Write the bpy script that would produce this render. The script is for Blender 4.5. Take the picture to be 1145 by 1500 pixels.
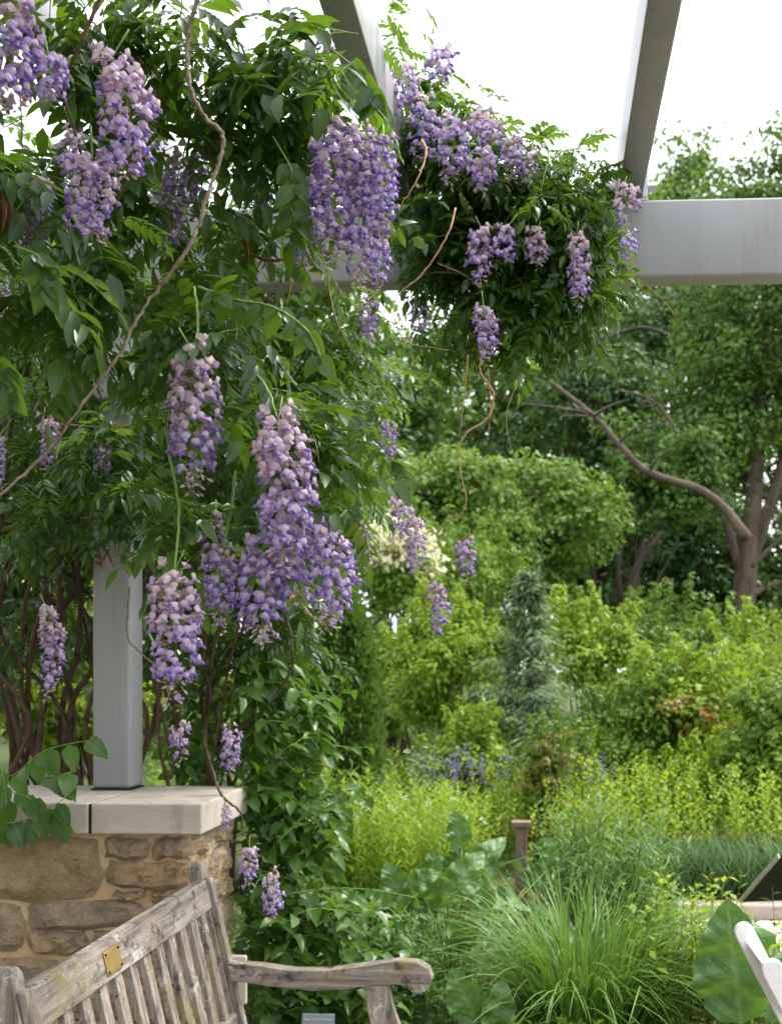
import bpy, bmesh, math, random
import numpy as np
from mathutils import Vector, Matrix

for _o in list(bpy.data.objects):
    bpy.data.objects.remove(_o, do_unlink=True)
SC = bpy.context.scene
COL = SC.collection
rng = np.random.default_rng(11)
random.seed(11)
R = math.radians
PI = math.pi

# ------------------------------------------------------------------ camera
EYE = 1.6
FPX, CX, CY, TH = 1700.0, 711.0, 980.0, R(3.0)      # focal length and principal point in photo pixels, yaw
cam = bpy.data.cameras.new('camera')
cam_o = bpy.data.objects.new('camera', cam)
COL.objects.link(cam_o)
cam_o.location = (0, 0, EYE)
cam_o.rotation_euler = (R(90), 0, TH)
cam.sensor_fit = 'VERTICAL'
cam.sensor_height = 36.0
cam.sensor_width = 36.0
cam.lens = FPX / 1500 * 36.0
cam.shift_x = (572.5 - CX) / 1500
cam.shift_y = (CY - 750) / 1500
cam.clip_start, cam.clip_end = 0.05, 2000
cam.dof.use_dof = True
cam.dof.focus_distance = 3.0
cam.dof.aperture_fstop = 5.0
SC.camera = cam_o

# ------------------------------------------------------------------ sky and sun (bright overcast)
SUN_EL, SUN_AZ = R(60), R(62)        # azimuth clockwise from +Y
world = bpy.data.worlds.new('World')
SC.world = world
world.use_nodes = True
wt = world.node_tree
wt.nodes.clear()
w_out = wt.nodes.new('ShaderNodeOutputWorld')
w_bg = wt.nodes.new('ShaderNodeBackground')
w_sky = wt.nodes.new('ShaderNodeTexSky')
w_sky.sky_type = 'NISHITA'
w_sky.sun_disc = False
w_sky.sun_elevation = SUN_EL
w_sky.sun_rotation = SUN_AZ
w_sky.dust_density = 6.0
w_sky.air_density = 1.0
w_mix = wt.nodes.new('ShaderNodeMixRGB')        # cloud veil: an even white layer over the blue
w_mix.inputs[0].default_value = 0.82
w_mix.inputs[2].default_value = (6.4, 6.5, 6.7, 1)
wt.links.new(w_sky.outputs[0], w_mix.inputs[1])
wt.links.new(w_mix.outputs[0], w_bg.inputs[0])
w_bg.inputs[1].default_value = 0.15
wt.links.new(w_bg.outputs[0], w_out.inputs[0])
sun = bpy.data.lights.new('sun', 'SUN')
sun.energy = 1.5
sun.angle = R(12)
sun.color = (1.0, 0.955, 0.88)
sun_o = bpy.data.objects.new('sun', sun)
COL.objects.link(sun_o)
sun_o.location = (20, 20, 40)
_sd = Vector((math.sin(SUN_AZ) * math.cos(SUN_EL), math.cos(SUN_AZ) * math.cos(SUN_EL), math.sin(SUN_EL)))
sun_o.rotation_euler = _sd.to_track_quat('Z', 'Y').to_euler()

vs = SC.view_settings
vs.view_transform = 'Standard'
vs.look = 'None'
vs.exposure = 1.62
vs.gamma = 1.0
vs.use_curve_mapping = False
SC.render.engine = 'CYCLES'
SC.cycles.use_denoising = True
SC.cycles.max_bounces = 7
SC.cycles.diffuse_bounces = 4
SC.cycles.transmission_bounces = 5
SC.cycles.glossy_bounces = 2
SC.cycles.caustics_reflective = False
SC.cycles.caustics_refractive = False

# ------------------------------------------------------------------ helpers
_c, _s = math.cos(TH), math.sin(TH)


def W(px, py, Y):
    """world point on the plane y = Y that the photo shows at (px, py)"""
    a, b = (px - CX) / FPX, (CY - py) / FPX
    d = Vector((-_s + _c * a, _c + _s * a, b))
    t = Y / d.y
    return Vector((d.x * t, Y, EYE + d.z * t))


def unit(a):
    return a / np.maximum(np.linalg.norm(a, axis=-1, keepdims=True), 1e-9)


def thing(name, loc, label, cat, group=None):
    o = bpy.data.objects.new(name, None)
    o.empty_display_size = 0.1
    COL.objects.link(o)
    o.location = loc
    o['label'] = label
    o['category'] = cat
    if group:
        o['group'] = group
    return o


def tag(o, label=None, cat=None, group=None, kind=None):
    if label:
        o['label'] = label
    if cat:
        o['category'] = cat
    if group:
        o['group'] = group
    if kind:
        o['kind'] = kind
    return o


def adopt(o, parent):
    """world coordinates kept: thing roots are unrotated empties"""
    o.parent = parent
    if parent.type == 'EMPTY':
        o.matrix_parent_inverse = Matrix.Translation(-parent.location)
    return o


def link(name, me, mat=None, parent=None, M=None):
    o = bpy.data.objects.new(name, me)
    COL.objects.link(o)
    if mat is not None and len(me.materials) == 0:
        me.materials.append(mat)
    if M is not None:
        o.matrix_basis = M
    if parent is not None:
        adopt(o, parent)
    return o


def tri_mesh(name, V, F, att=None, smooth=True):
    V = np.asarray(V, dtype=np.float32).reshape(-1, 3)
    F = np.asarray(F, dtype=np.int32).reshape(-1, 3)
    me = bpy.data.meshes.new(name)
    me.vertices.add(len(V))
    me.vertices.foreach_set('co', V.ravel())
    me.loops.add(F.size)
    me.loops.foreach_set('vertex_index', F.ravel())
    me.polygons.add(len(F))
    me.polygons.foreach_set('loop_start', np.arange(0, F.size, 3, dtype=np.int32))
    if smooth:
        me.polygons.foreach_set('use_smooth', np.ones(len(F), dtype=bool))
    if att is not None:
        a = me.attributes.new('lf', 'FLOAT_COLOR', 'POINT')
        A = np.ones((len(V), 4), dtype=np.float32)
        A[:, :att.shape[1]] = att
        a.data.foreach_set('color', A.ravel())
    me.update(calc_edges=True)
    return me


def join(parts):
    """parts: list of (V, F, att)"""
    Vs, Fs, As, n = [], [], [], 0
    for V, F, A in parts:
        V = np.asarray(V, dtype=float).reshape(-1, 3)
        Vs.append(V)
        Fs.append(np.asarray(F, dtype=int).reshape(-1, 3) + n)
        As.append(A)
        n += len(V)
    return np.concatenate(Vs), np.concatenate(Fs), np.concatenate(As)


def frames(axis, normal):
    """N x 3 x 3, columns = side, axis, normal"""
    y = unit(axis)
    x = unit(np.cross(y, normal))
    z = np.cross(x, y)
    return np.stack([x, y, z], axis=-1)


def scatter(tm, M, P, S, tint):
    """copy template tm (V,F,A) to N places"""
    V, F, A = tm
    n, k = len(P), len(V)
    VV = np.einsum('nij,kj->nki', M, V) * np.asarray(S).reshape(n, 1, 1) + P[:, None, :]
    FF = F[None] + (np.arange(n) * k)[:, None, None]
    AA = np.repeat(A[None], n, axis=0).copy()
    AA[:, :, 0] = np.clip(AA[:, :, 0] + np.asarray(tint).reshape(n, 1), 0, 1)
    return VV.reshape(-1, 3), FF.reshape(-1, 3), AA.reshape(-1, 3)


def smooth_path(pts, n=6):
    p = np.array([list(q) for q in pts], dtype=float)
    if len(p) < 3:
        t = np.linspace(0, 1, n + 1)[:, None]
        return p[0] * (1 - t) + p[-1] * t
    out = []
    e = np.concatenate([[2 * p[0] - p[1]], p, [2 * p[-1] - p[-2]]])
    for i in range(1, len(e) - 2):
        a, b, c, d = e[i - 1:i + 3]
        for t in np.linspace(0, 1, n, endpoint=False):
            out.append(.5 * (2 * b + (c - a) * t + (2 * a - 5 * b + 4 * c - d) * t * t + (3 * b - a - 3 * c + d) * t ** 3))
    out.append(p[-1])
    return np.array(out)


def tube(path, r0, r1=None, sides=5, wob=0.0):
    """tapered tube along path -> V, F, A"""
    p = np.asarray(path, dtype=float)
    r1 = r0 if r1 is None else r1
    n = len(p)
    t = unit(np.gradient(p, axis=0))
    ref = np.array([0.0, 0, 1]) if abs(t[0, 2]) < .9 else np.array([1.0, 0, 0])
    V = []
    for i in range(n):
        x = unit(np.cross(t[i], ref))
        if i and np.dot(x, px_) < 0:
            x = -x
        px_ = x
        z = np.cross(x, t[i])
        r = r0 + (r1 - r0) * i / max(1, n - 1)
        r *= 1 + wob * (rng.random() - .5)
        for k in range(sides):
            a = 2 * PI * k / sides
            V.append(p[i] + r * (math.cos(a) * x + math.sin(a) * z))
    F = []
    for i in range(n - 1):
        for k in range(sides):
            a, b = i * sides + k, i * sides + (k + 1) % sides
            F += [(a, b, b + sides), (a, b + sides, a + sides)]
    c0 = len(V)
    V += [p[0], p[-1]]
    for k in range(sides):
        F += [(c0, (k + 1) % sides, k), (c0 + 1, (n - 1) * sides + k, (n - 1) * sides + (k + 1) % sides)]
    A = np.zeros((len(V), 3))
    A[:, 0] = .5
    A[:, 1] = 1
    return np.array(V), np.array(F), A


def bm_obj(name, bm, mat, parent=None, bevel=0.0, seg=2, smooth=False):
    me = bpy.data.meshes.new(name)
    if bevel > 0:
        bmesh.ops.bevel(bm, geom=list(bm.edges), offset=bevel, segments=seg, affect='EDGES', profile=.5)
    bmesh.ops.recalc_face_normals(bm, faces=bm.faces)
    bm.to_mesh(me)
    bm.free()
    if smooth:
        for f in me.polygons:
            f.use_smooth = True
    return link(name, me, mat, parent)


def box_bm(x0, x1, y0, y1, z0, z1, bm=None):
    bm = bm or bmesh.new()
    v = [bm.verts.new((x, y, z)) for z in (z0, z1) for y in (y0, y1) for x in (x0, x1)]
    for f in ((0, 2, 3, 1), (4, 5, 7, 6), (0, 1, 5, 4), (2, 6, 7, 3), (0, 4, 6, 2), (1, 3, 7, 5)):
        bm.faces.new([v[i] for i in f])
    return bm


def prism_bm(outline, vec, bm=None):
    """outline: list of 3D points, extruded by vec"""
    bm = bm or bmesh.new()
    a = [bm.verts.new(Vector(p)) for p in outline]
    b = [bm.verts.new(Vector(p) + Vector(vec)) for p in outline]
    bm.faces.new(a)
    bm.faces.new(list(reversed(b)))
    n = len(a)
    for i in range(n):
        bm.faces.new([a[i], b[i], b[(i + 1) % n], a[(i + 1) % n]])
    return bm


# ------------------------------------------------------------------ materials
def new_mat(name):
    m = bpy.data.materials.new(name)
    m.use_nodes = True
    nt = m.node_tree
    return m, nt, nt.nodes['Principled BSDF'], nt.nodes['Material Output']


def N(nt, t, **kw):
    n = nt.nodes.new(t)
    for k, v in kw.items():
        setattr(n, k, v)
    return n


def noise(nt, scale, detail=4, rough=.6, sc=(1, 1, 1), coord='Object', dist=0):
    tc = N(nt, 'ShaderNodeTexCoord')
    mp = N(nt, 'ShaderNodeMapping')
    mp.inputs['Scale'].default_value = sc
    nt.links.new(tc.outputs[coord], mp.inputs[0])
    n = N(nt, 'ShaderNodeTexNoise')
    n.inputs['Scale'].default_value = scale
    n.inputs['Detail'].default_value = detail
    n.inputs['Roughness'].default_value = rough
    n.inputs['Distortion'].default_value = dist
    nt.links.new(mp.outputs[0], n.inputs['Vector'])
    return n.outputs[0]


def ramp(nt, fac, stops):
    r = N(nt, 'ShaderNodeValToRGB')
    e = r.color_ramp.elements
    while len(e) < len(stops):
        e.new(.5)
    for i, (p, c) in enumerate(stops):
        e[i].position = p
        e[i].color = (c, c, c, 1) if isinstance(c, (int, float)) else (*c, 1)
    nt.links.new(fac, r.inputs[0])
    return r.outputs[0]


def mix(nt, fac, a, b, mode='MIX'):
    m = N(nt, 'ShaderNodeMixRGB', blend_type=mode)
    for i, x in enumerate((fac, a, b)):
        if hasattr(x, 'is_output'):
            nt.links.new(x, m.inputs[i])
        elif isinstance(x, (int, float)):
            m.inputs[i].default_value = x
        else:
            m.inputs[i].default_value = (*x, 1)
    return m.outputs[0]


def math_n(nt, op, a, b):
    m = N(nt, 'ShaderNodeMath', operation=op)
    for i, x in enumerate((a, b)):
        if hasattr(x, 'is_output'):
            nt.links.new(x, m.inputs[i])
        else:
            m.inputs[i].default_value = x
    return m.outputs[0]


def bump(nt, bsdf, h, strength, dist=.01):
    b = N(nt, 'ShaderNodeBump')
    b.inputs['Strength'].default_value = strength
    b.inputs['Distance'].default_value = dist
    nt.links.new(h, b.inputs['Height'])
    nt.links.new(b.outputs[0], bsdf.inputs['Normal'])


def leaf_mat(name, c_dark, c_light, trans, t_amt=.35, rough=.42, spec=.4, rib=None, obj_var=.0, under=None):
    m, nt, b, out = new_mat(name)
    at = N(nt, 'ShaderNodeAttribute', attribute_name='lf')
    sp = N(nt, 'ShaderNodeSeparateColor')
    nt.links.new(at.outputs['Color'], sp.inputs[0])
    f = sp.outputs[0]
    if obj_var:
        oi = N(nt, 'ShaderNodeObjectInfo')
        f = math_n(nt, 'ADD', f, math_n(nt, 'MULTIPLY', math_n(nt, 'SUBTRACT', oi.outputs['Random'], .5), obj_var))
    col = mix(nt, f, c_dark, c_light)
    if rib:
        col = mix(nt, ramp(nt, sp.outputs[1], [(0, .55), (.13, 0)]), col, rib)
    if under:
        g = N(nt, 'ShaderNodeNewGeometry')
        col = mix(nt, math_n(nt, 'MULTIPLY', g.outputs['Backfacing'], .6), col, under)
    nt.links.new(col, b.inputs['Base Color'])
    b.inputs['Roughness'].default_value = rough
    b.inputs['Specular IOR Level'].default_value = spec
    tr = N(nt, 'ShaderNodeBsdfTranslucent')
    tc = mix(nt, f, tuple(x * .7 for x in trans), trans)
    nt.links.new(tc, tr.inputs[0])
    ms = N(nt, 'ShaderNodeMixShader')
    ms.inputs[0].default_value = t_amt
    nt.links.new(b.outputs[0], ms.inputs[1])
    nt.links.new(tr.outputs[0], ms.inputs[2])
    nt.links.new(ms.outputs[0], out.inputs[0])
    return m


def plain(name, c1, c2, scale=8, rough=.6, spec=.3, metal=0, bmp=0, bscale=60, sc=(1, 1, 1)):
    m, nt, b, out = new_mat(name)
    col = mix(nt, ramp(nt, noise(nt, scale, 5, sc=sc), [(.3, 0.0), (.7, 1.0)]), c1, c2)
    nt.links.new(col, b.inputs['Base Color'])
    b.inputs['Roughness'].default_value = rough
    b.inputs['Specular IOR Level'].default_value = spec
    b.inputs['Metallic'].default_value = metal
    if bmp:
        bump(nt, b, noise(nt, bscale, 5, sc=sc), bmp)
    return m


MAT = {}
MAT['wist'] = leaf_mat('wisteria_leaf', (.011, .040, .011), (.060, .132, .024), (.20, .37, .02), .36, .34, .5, rib=(.13, .21, .06), obj_var=.5)
MAT['climb'] = leaf_mat('climber_leaf', (.022, .075, .015), (.095, .20, .028), (.19, .37, .02), .32, .36, .45, rib=(.15, .25, .06), obj_var=.5)
MAT['big'] = leaf_mat('broad_leaf', (.055, .155, .03), (.15, .29, .075), (.20, .38, .04), .33, .38, .5, rib=(.24, .34, .14), obj_var=.5)
def add_veins(m, freq=7.0, slope=.9):
    nt = m.node_tree
    b = nt.nodes['Principled BSDF']
    tc = N(nt, 'ShaderNodeTexCoord')
    sx = N(nt, 'ShaderNodeSeparateXYZ')
    nt.links.new(tc.outputs['Object'], sx.inputs[0])
    ax_ = N(nt, 'ShaderNodeMath', operation='ABSOLUTE')
    nt.links.new(sx.outputs[0], ax_.inputs[0])
    q = math_n(nt, 'FRACT', math_n(nt, 'MULTIPLY', math_n(nt, 'SUBTRACT', sx.outputs[1], math_n(nt, 'MULTIPLY', ax_.outputs[0], slope)), freq), 0)
    tri = math_n(nt, 'ABSOLUTE', math_n(nt, 'SUBTRACT', q, .5), 0)
    old = b.inputs['Base Color'].links[0].from_socket
    col = mix(nt, ramp(nt, tri, [(0, .35), (.05, 0)]), old, (.22, .32, .13))
    col = mix(nt, ramp(nt, noise(nt, 7, 5, .7), [(.4, 0.0), (.75, .45)]), col, (.05, .13, .02))
    nt.links.new(col, b.inputs['Base Color'])
    bump(nt, b, math_n(nt, 'ADD', ramp(nt, tri, [(0, 0.0), (.5, 1.0)]), math_n(nt, 'MULTIPLY', noise(nt, 9, 4, .6), 3.0)), .22, .03)


add_veins(MAT['big'])
MAT['grass'] = leaf_mat('grass_blade', (.075, .18, .03), (.17, .31, .06), (.22, .40, .05), .3, .4, .4)
MAT['meadow'] = leaf_mat('meadow_leaf', (.13, .24, .025), (.28, .39, .04), (.44, .56, .03), .45, .5, .3)
MAT['meadow_blue'] = leaf_mat('meadow_grass', (.07, .15, .06), (.13, .23, .09), (.16, .28, .06), .3, .5, .3)
MAT['feather'] = leaf_mat('feathery_leaf', (.15, .27, .03), (.30, .43, .05), (.46, .60, .04), .45, .5, .3)
MAT['peren'] = leaf_mat('perennial_leaf', (.04, .12, .03), (.14, .27, .05), (.2, .36, .03), .3, .45, .35)
MAT['tree_a'] = leaf_mat('tree_leaf_mid', (.03, .075, .014), (.12, .22, .038), (.18, .31, .03), .3, .5, .3)
MAT['tree_b'] = leaf_mat('tree_leaf_dark', (.022, .062, .016), (.06, .13, .025), (.10, .19, .02), .3, .5, .3)
MAT['tree_c'] = leaf_mat('tree_leaf_light', (.05, .115, .018), (.18, .29, .045), (.26, .40, .03), .32, .5, .3)
MAT['shrub_y'] = leaf_mat('shrub_leaf_yellow', (.10, .19, .018), (.31, .43, .045), (.42, .56, .04), .36, .5, .3)
MAT['shrub_g'] = leaf_mat('shrub_leaf_green', (.055, .125, .015), (.19, .31, .035), (.27, .42, .03), .3, .5, .3)
MAT['shrub_r'] = leaf_mat('shrub_leaf_bronze', (.10, .14, .03), (.26, .20, .06), (.34, .30, .05), .35, .5, .3)
MAT['red_tip'] = leaf_mat('young_red_leaf', (.28, .13, .05), (.34, .2, .08), (.4, .2, .06), .35, .5, .3)
MAT['spruce'] = leaf_mat('spruce_needles', (.06, .12, .06), (.27, .35, .17), (.24, .34, .12), .25, .55, .3)
MAT['arbor'] = leaf_mat('arborvitae_sprays', (.05, .115, .022), (.13, .22, .04), (.16, .28, .03), .28, .55, .3)
MAT['cream'] = leaf_mat('cream_blossom', (.72, .68, .44), (.85, .82, .6), (.8, .76, .5), .3, .6, .2)
MAT['salvia'] = leaf_mat('violet_blossom', (.17, .14, .30), (.30, .27, .46), (.3, .26, .45), .25, .6, .2)
MAT['white_fl'] = leaf_mat('white_blossom', (.7, .72, .66), (.82, .82, .8), (.8, .8, .7), .3, .6, .2)
MAT['dead'] = leaf_mat('dry_pod', (.16, .045, .025), (.30, .10, .05), (.3, .1, .04), .15, .35, .5)
MAT['bark'] = plain('bark', (.055, .042, .033), (.14, .105, .08), 6, .85, .2, bmp=.6, bscale=30, sc=(1, 1, .25))
MAT['bark_dark'] = plain('bark_dark', (.035, .027, .022), (.08, .062, .05), 6, .85, .2, bmp=.6, bscale=30, sc=(1, 1, .25))
MAT['vine'] = plain('vine_bark', (.10, .07, .05), (.30, .24, .18), 40, .75, .25, bmp=.5, bscale=90)
MAT['vine_dark'] = plain('vine_bark_dark', (.06, .038, .026), (.15, .09, .06), 25, .75, .25, bmp=.5, bscale=90)
MAT['tendril'] = plain('tendril', (.34, .17, .085), (.48, .29, .16), 20, .5, .3)
MAT['shoot'] = plain('green_shoot', (.14, .24, .05), (.22, .34, .09), 20, .5, .3)
MAT['white'] = plain('white_resin', (.76, .76, .76), (.82, .82, .82), 30, .38, .4, bmp=.04, bscale=200)
MAT['brass'] = plain('brass', (.30, .20, .06), (.44, .31, .11), 30, .45, .5, metal=.75, bmp=.1)
MAT['dark_metal'] = plain('dark_metal', (.022, .021, .016), (.035, .033, .025), 20, .75, .15)
MAT['sign_edge'] = plain('sign_edge', (.36, .33, .28), (.44, .40, .34), 20, .5, .3)
MAT['label'] = plain('slate_label', (.20, .235, .27), (.26, .29, .33), 20, .4, .4)
MAT['letters'] = plain('letters', (.6, .62, .62), (.64, .65, .65), 20, .6, .2)
MAT['beige'] = plain('beige_plate', (.56, .48, .40), (.62, .54, .46), 10, .5, .3)
MAT['timber'] = plain('brown_timber', (.16, .11, .08), (.26, .19, .14), 14, .8, .2, bmp=.4, sc=(1, 1, .2))
MAT['bolt'] = plain('galvanised_bolt', (.42, .43, .44), (.52, .53, .54), 40, .45, .5, metal=.4)
MAT['mortar'] = plain('mortar', (.50, .34, .19), (.68, .50, .31), 7, .9, .15, bmp=1.0, bscale=26)
MAT['paver'] = plain('pale_paving', (.46, .40, .33), (.58, .52, .45), 5, .8, .2, bmp=.2)
MAT['kerb'] = plain('kerb_stone', (.34, .29, .25), (.44, .38, .33), 9, .85, .2, bmp=.4)
MAT['soil'] = plain('garden_soil', (.045, .06, .02), (.085, .11, .03), 3, .95, .1, bmp=.8, bscale=12)


def paint_metal():
    m, nt, b, out = new_mat('grey_painted_steel')
    big = ramp(nt, noise(nt, 2.2, 5, .6, sc=(1, 1, .35)), [(.35, 0.0), (.75, 1.0)])
    col = mix(nt, big, (.29, .295, .31), (.345, .35, .36))
    streak = ramp(nt, noise(nt, 14, 4, .65, sc=(1, 1, .06)), [(.48, 0.0), (.75, .5)])
    col = mix(nt, streak, col, (.21, .20, .19))
    spots = ramp(nt, noise(nt, 120, 2, .5), [(.70, 0.0), (.78, .5)])
    col = mix(nt, spots, col, (.22, .2, .17))
    nt.links.new(col, b.inputs['Base Color'])
    b.inputs['Roughness'].default_value = .42
    b.inputs['Specular IOR Level'].default_value = .45
    bump(nt, b, noise(nt, 5, 3, .5), .05, .01)
    return m


MAT['paint'] = paint_metal()


def stone_mat():
    m, nt, b, out = new_mat('sandstone')
    oi = N(nt, 'ShaderNodeObjectInfo')
    base = ramp(nt, oi.outputs['Random'], [(0, (.50, .38, .24)), (.3, (.60, .41, .21)), (.55, (.56, .44, .29)), (.8, (.64, .42, .19)), (1, (.50, .42, .31))])
    n1 = ramp(nt, noise(nt, 9, 6, .68, dist=.6), [(.36, 0.0), (.62, 1.0)])
    col = mix(nt, n1, mix(nt, .55, base, (.21, .165, .12)), mix(nt, .5, base, (.72, .53, .33)))
    band = ramp(nt, noise(nt, 5, 4, .6, sc=(.4, 1, 3)), [(.5, 0.0), (.66, .55)])
    col = mix(nt, band, col, (.27, .255, .225))
    rust = ramp(nt, noise(nt, 4, 5, .6), [(.6, 0.0), (.72, .7)])
    col = mix(nt, rust, col, (.42, .22, .07))
    sp = ramp(nt, noise(nt, 45, 5, .75), [(.56, 0.0), (.68, .7)])
    col = mix(nt, sp, col, (.10, .075, .05))
    nt.links.new(col, b.inputs['Base Color'])
    b.inputs['Roughness'].default_value = .9
    b.inputs['Specular IOR Level'].default_value = .15
    h = math_n(nt, 'ADD', noise(nt, 22, 7, .7), math_n(nt, 'MULTIPLY', noise(nt, 90, 5, .7), .5))
    bump(nt, b, h, 1.0, .035)
    return m


MAT['stone'] = stone_mat()


def cap_mat():
    m, nt, b, out = new_mat('limestone_cap')
    n1 = ramp(nt, noise(nt, 3, 6, .6, sc=(1, 1, 2.5)), [(.3, 0.0), (.7, 1.0)])
    col = mix(nt, n1, (.46, .41, .345), (.57, .52, .45))
    vein = ramp(nt, noise(nt, 9, 6, .7, sc=(.5, .5, 3), dist=1.2), [(.50, 0.0), (.53, .4), (.56, 0.0)])
    col = mix(nt, vein, col, (.36, .30, .235))
    st = ramp(nt, noise(nt, 30, 4, .7), [(.60, 0.0), (.75, .5)])
    col = mix(nt, st, col, (.30, .27, .22))
    drip = ramp(nt, noise(nt, 16, 5, .65, sc=(1, 1, .12)), [(.54, 0.0), (.68, .55)])
    col = mix(nt, drip, col, (.31, .26, .20))
    g = N(nt, 'ShaderNodeNewGeometry')
    sx = N(nt, 'ShaderNodeSeparateXYZ')
    nt.links.new(g.outputs['Normal'], sx.inputs[0])
    top = math_n(nt, 'MULTIPLY', math_n(nt, 'MAXIMUM', sx.outputs[2], 0.0), ramp(nt, noise(nt, 11, 6, .7), [(.35, .1), (.7, .75)]))
    col = mix(nt, top, col, (.33, .29, .235))        # algae and dirt lie on the top face
    nt.links.new(col, b.inputs['Base Color'])
    b.inputs['Roughness'].default_value = .85
    b.inputs['Specular IOR Level'].default_value = .2
    bump(nt, b, noise(nt, 60, 6, .7), .3, .006)
    return m


MAT['cap'] = cap_mat()


def wood_mat(name, sc):
    m, nt, b, out = new_mat(name)
    grain = noise(nt, 38, 6, .7, sc=sc, dist=.4)
    g = ramp(nt, grain, [(.34, 0.0), (.64, 1.0)])
    col = mix(nt, g, (.085, .065, .052), (.42, .375, .335))
    pink = ramp(nt, noise(nt, 7, 4, .6), [(.45, 0.0), (.7, .5)])
    col = mix(nt, pink, col, (.38, .27, .23))
    lich = ramp(nt, noise(nt, 7, 7, .78, dist=.6), [(.50, 0.0), (.64, .75)])
    col = mix(nt, lich, col, (.22, .215, .085))
    blk = ramp(nt, noise(nt, 15, 8, .82), [(.53, 0.0), (.62, .9)])
    col = mix(nt, blk, col, (.05, .047, .04))
    wl = ramp(nt, noise(nt, 11, 7, .75, dist=.8), [(.57, 0.0), (.64, .8)])
    col = mix(nt, wl, col, (.55, .53, .48))
    nt.links.new(col, b.inputs['Base Color'])
    b.inputs['Roughness'].default_value = .88
    b.inputs['Specular IOR Level'].default_value = .15
    bump(nt, b, math_n(nt, 'ADD', grain, math_n(nt, 'MULTIPLY', noise(nt, 120, 4, .7), .3)), .75, .01)
    return m


MAT['wood_y'] = wood_mat('weathered_teak_rail', (1, .07, 1))
MAT['wood_z'] = wood_mat('weathered_teak_upright', (1, 1, .07))
MAT['wood_x'] = wood_mat('weathered_teak_arm', (.07, 1, 1))


def floret_mat():
    m, nt, b, out = new_mat('wisteria_floret')
    at = N(nt, 'ShaderNodeAttribute', attribute_name='lf')
    sp = N(nt, 'ShaderNodeSeparateColor')
    nt.links.new(at.outputs['Color'], sp.inputs[0])
    petal, age, spot = sp.outputs[0], sp.outputs[1], sp.outputs[2]
    oi = N(nt, 'ShaderNodeObjectInfo')
    banner = mix(nt, age, (.78, .63, .57), (.63, .52, .77))
    keel = mix(nt, age, (.58, .43, .60), (.25, .15, .62))
    col = mix(nt, petal, banner, keel)
    col = mix(nt, math_n(nt, 'MULTIPLY', ramp(nt, noise(nt, 90, 3, .6), [(.4, 0.0), (.7, 1.0)]), .3), col, (.33, .22, .62))
    col = mix(nt, spot, col, (.62, .52, .20))
    nt.links.new(col, b.inputs['Base Color'])
    b.inputs['Roughness'].default_value = .55
    b.inputs['Specular IOR Level'].default_value = .25
    tr = N(nt, 'ShaderNodeBsdfTranslucent')
    nt.links.new(col, tr.inputs[0])
    ms = N(nt, 'ShaderNodeMixShader')
    ms.inputs[0].default_value = .3
    nt.links.new(b.outputs[0], ms.inputs[1])
    nt.links.new(tr.outputs[0], ms.inputs[2])
    nt.links.new(ms.outputs[0], out.inputs[0])
    return m


MAT['floret'] = floret_mat()

# ------------------------------------------------------------------ leaf templates: axis +Y, normal +Z
def leaf_tm(L=1.0, Wd=.45, fold=.25, droop=.15, seg=3, peak=.42, tint=0.0, serr=0.0, wave=0.0, wf=2.1):
    V, A, rows = [(0, 0, 0)], [(tint, 0, 0)], []
    for i in range(1, seg):
        t = i / seg
        e = math.log(.5) / math.log(peak)
        w = Wd / 2 * math.sin(PI * t ** e) ** .75
        if serr:
            w *= 1 + serr * (1 if i % 2 else -1)
        z = -droop * L * t * t
        zz = fold * w + wave * math.sin(i * wf) * w
        rows.append(len(V))
        V += [(-w, t * L, z + zz), (0, t * L, z), (w, t * L, z + fold * w - wave * math.sin(i * wf * .8) * w)]
        A += [(tint, 1, 0), (tint, 0, 0), (tint, 1, 0)]
    tip = len(V)
    V.append((0, L, -droop * L))
    A.append((tint, 0, 0))
    r = rows[0]
    F = [(0, r + 1, r), (0, r + 2, r + 1)]
    for a, b in zip(rows, rows[1:]):
        F += [(a, a + 1, b + 1), (a, b + 1, b), (a + 1, a + 2, b + 2), (a + 1, b + 2, b + 1)]
    r = rows[-1]
    F += [(r, r + 1, tip), (r + 1, r + 2, tip)]
    return np.array(V, float), np.array(F, int), np.array(A, float)


def compound_tm(pairs, L, droop, lobe=.058, seed=0, seg=4):
    """pinnate wisteria leaf along +Y, hanging towards -Z"""
    g = np.random.default_rng(seed)
    ts = np.linspace(0, 1, 7)
    path = np.stack([.012 * np.sin(ts * 3 + seed), ts * L * (1 - .25 * droop * ts), -droop * L * .55 * ts ** 2], axis=1)
    parts = [tube(path[::2] if seg > 3 else path[::3], .0012, .0007, 3)]
    parts[0][2][:, 0] = .75

    def at(t):
        k = min(5, int(t * 6))
        f = t * 6 - k
        return path[k] * (1 - f) + path[k + 1] * f, unit(path[k + 1] - path[k])
    for j in range(pairs):
        t = .28 + .68 * j / pairs
        p, d = at(t)
        sz = lobe * (.72 + .38 * math.sin(PI * (.25 + .6 * j / pairs))) * (.9 + .2 * g.random())
        for s in (-1, 1):
            ax = np.array([s * (.85 + .2 * g.random()), .45 + .25 * g.random(), -.10 - .55 * g.random()])
            nm = np.array([s * .25 + .5 * (g.random() - .5), .1 * (g.random() - .5), 1.0])
            tm = leaf_tm(1, .34 + .07 * g.random(), .22 + .3 * g.random(), .12 + .2 * g.random(), seg, .40, g.random() * .35)
            M = frames(ax[None], nm[None])
            parts.append(scatter(tm, M, p[None], [sz], [0]))
    p, d = at(1.0)
    M = frames(np.array([[.1 * (g.random() - .5), d[1], d[2] - .15]]), np.array([[0, .2, 1.0]]))
    parts.append(scatter(leaf_tm(1, .42, .25, .2, seg, .4, .2), M, p[None], [lobe * 1.1], [0]))
    return join(parts)


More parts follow.
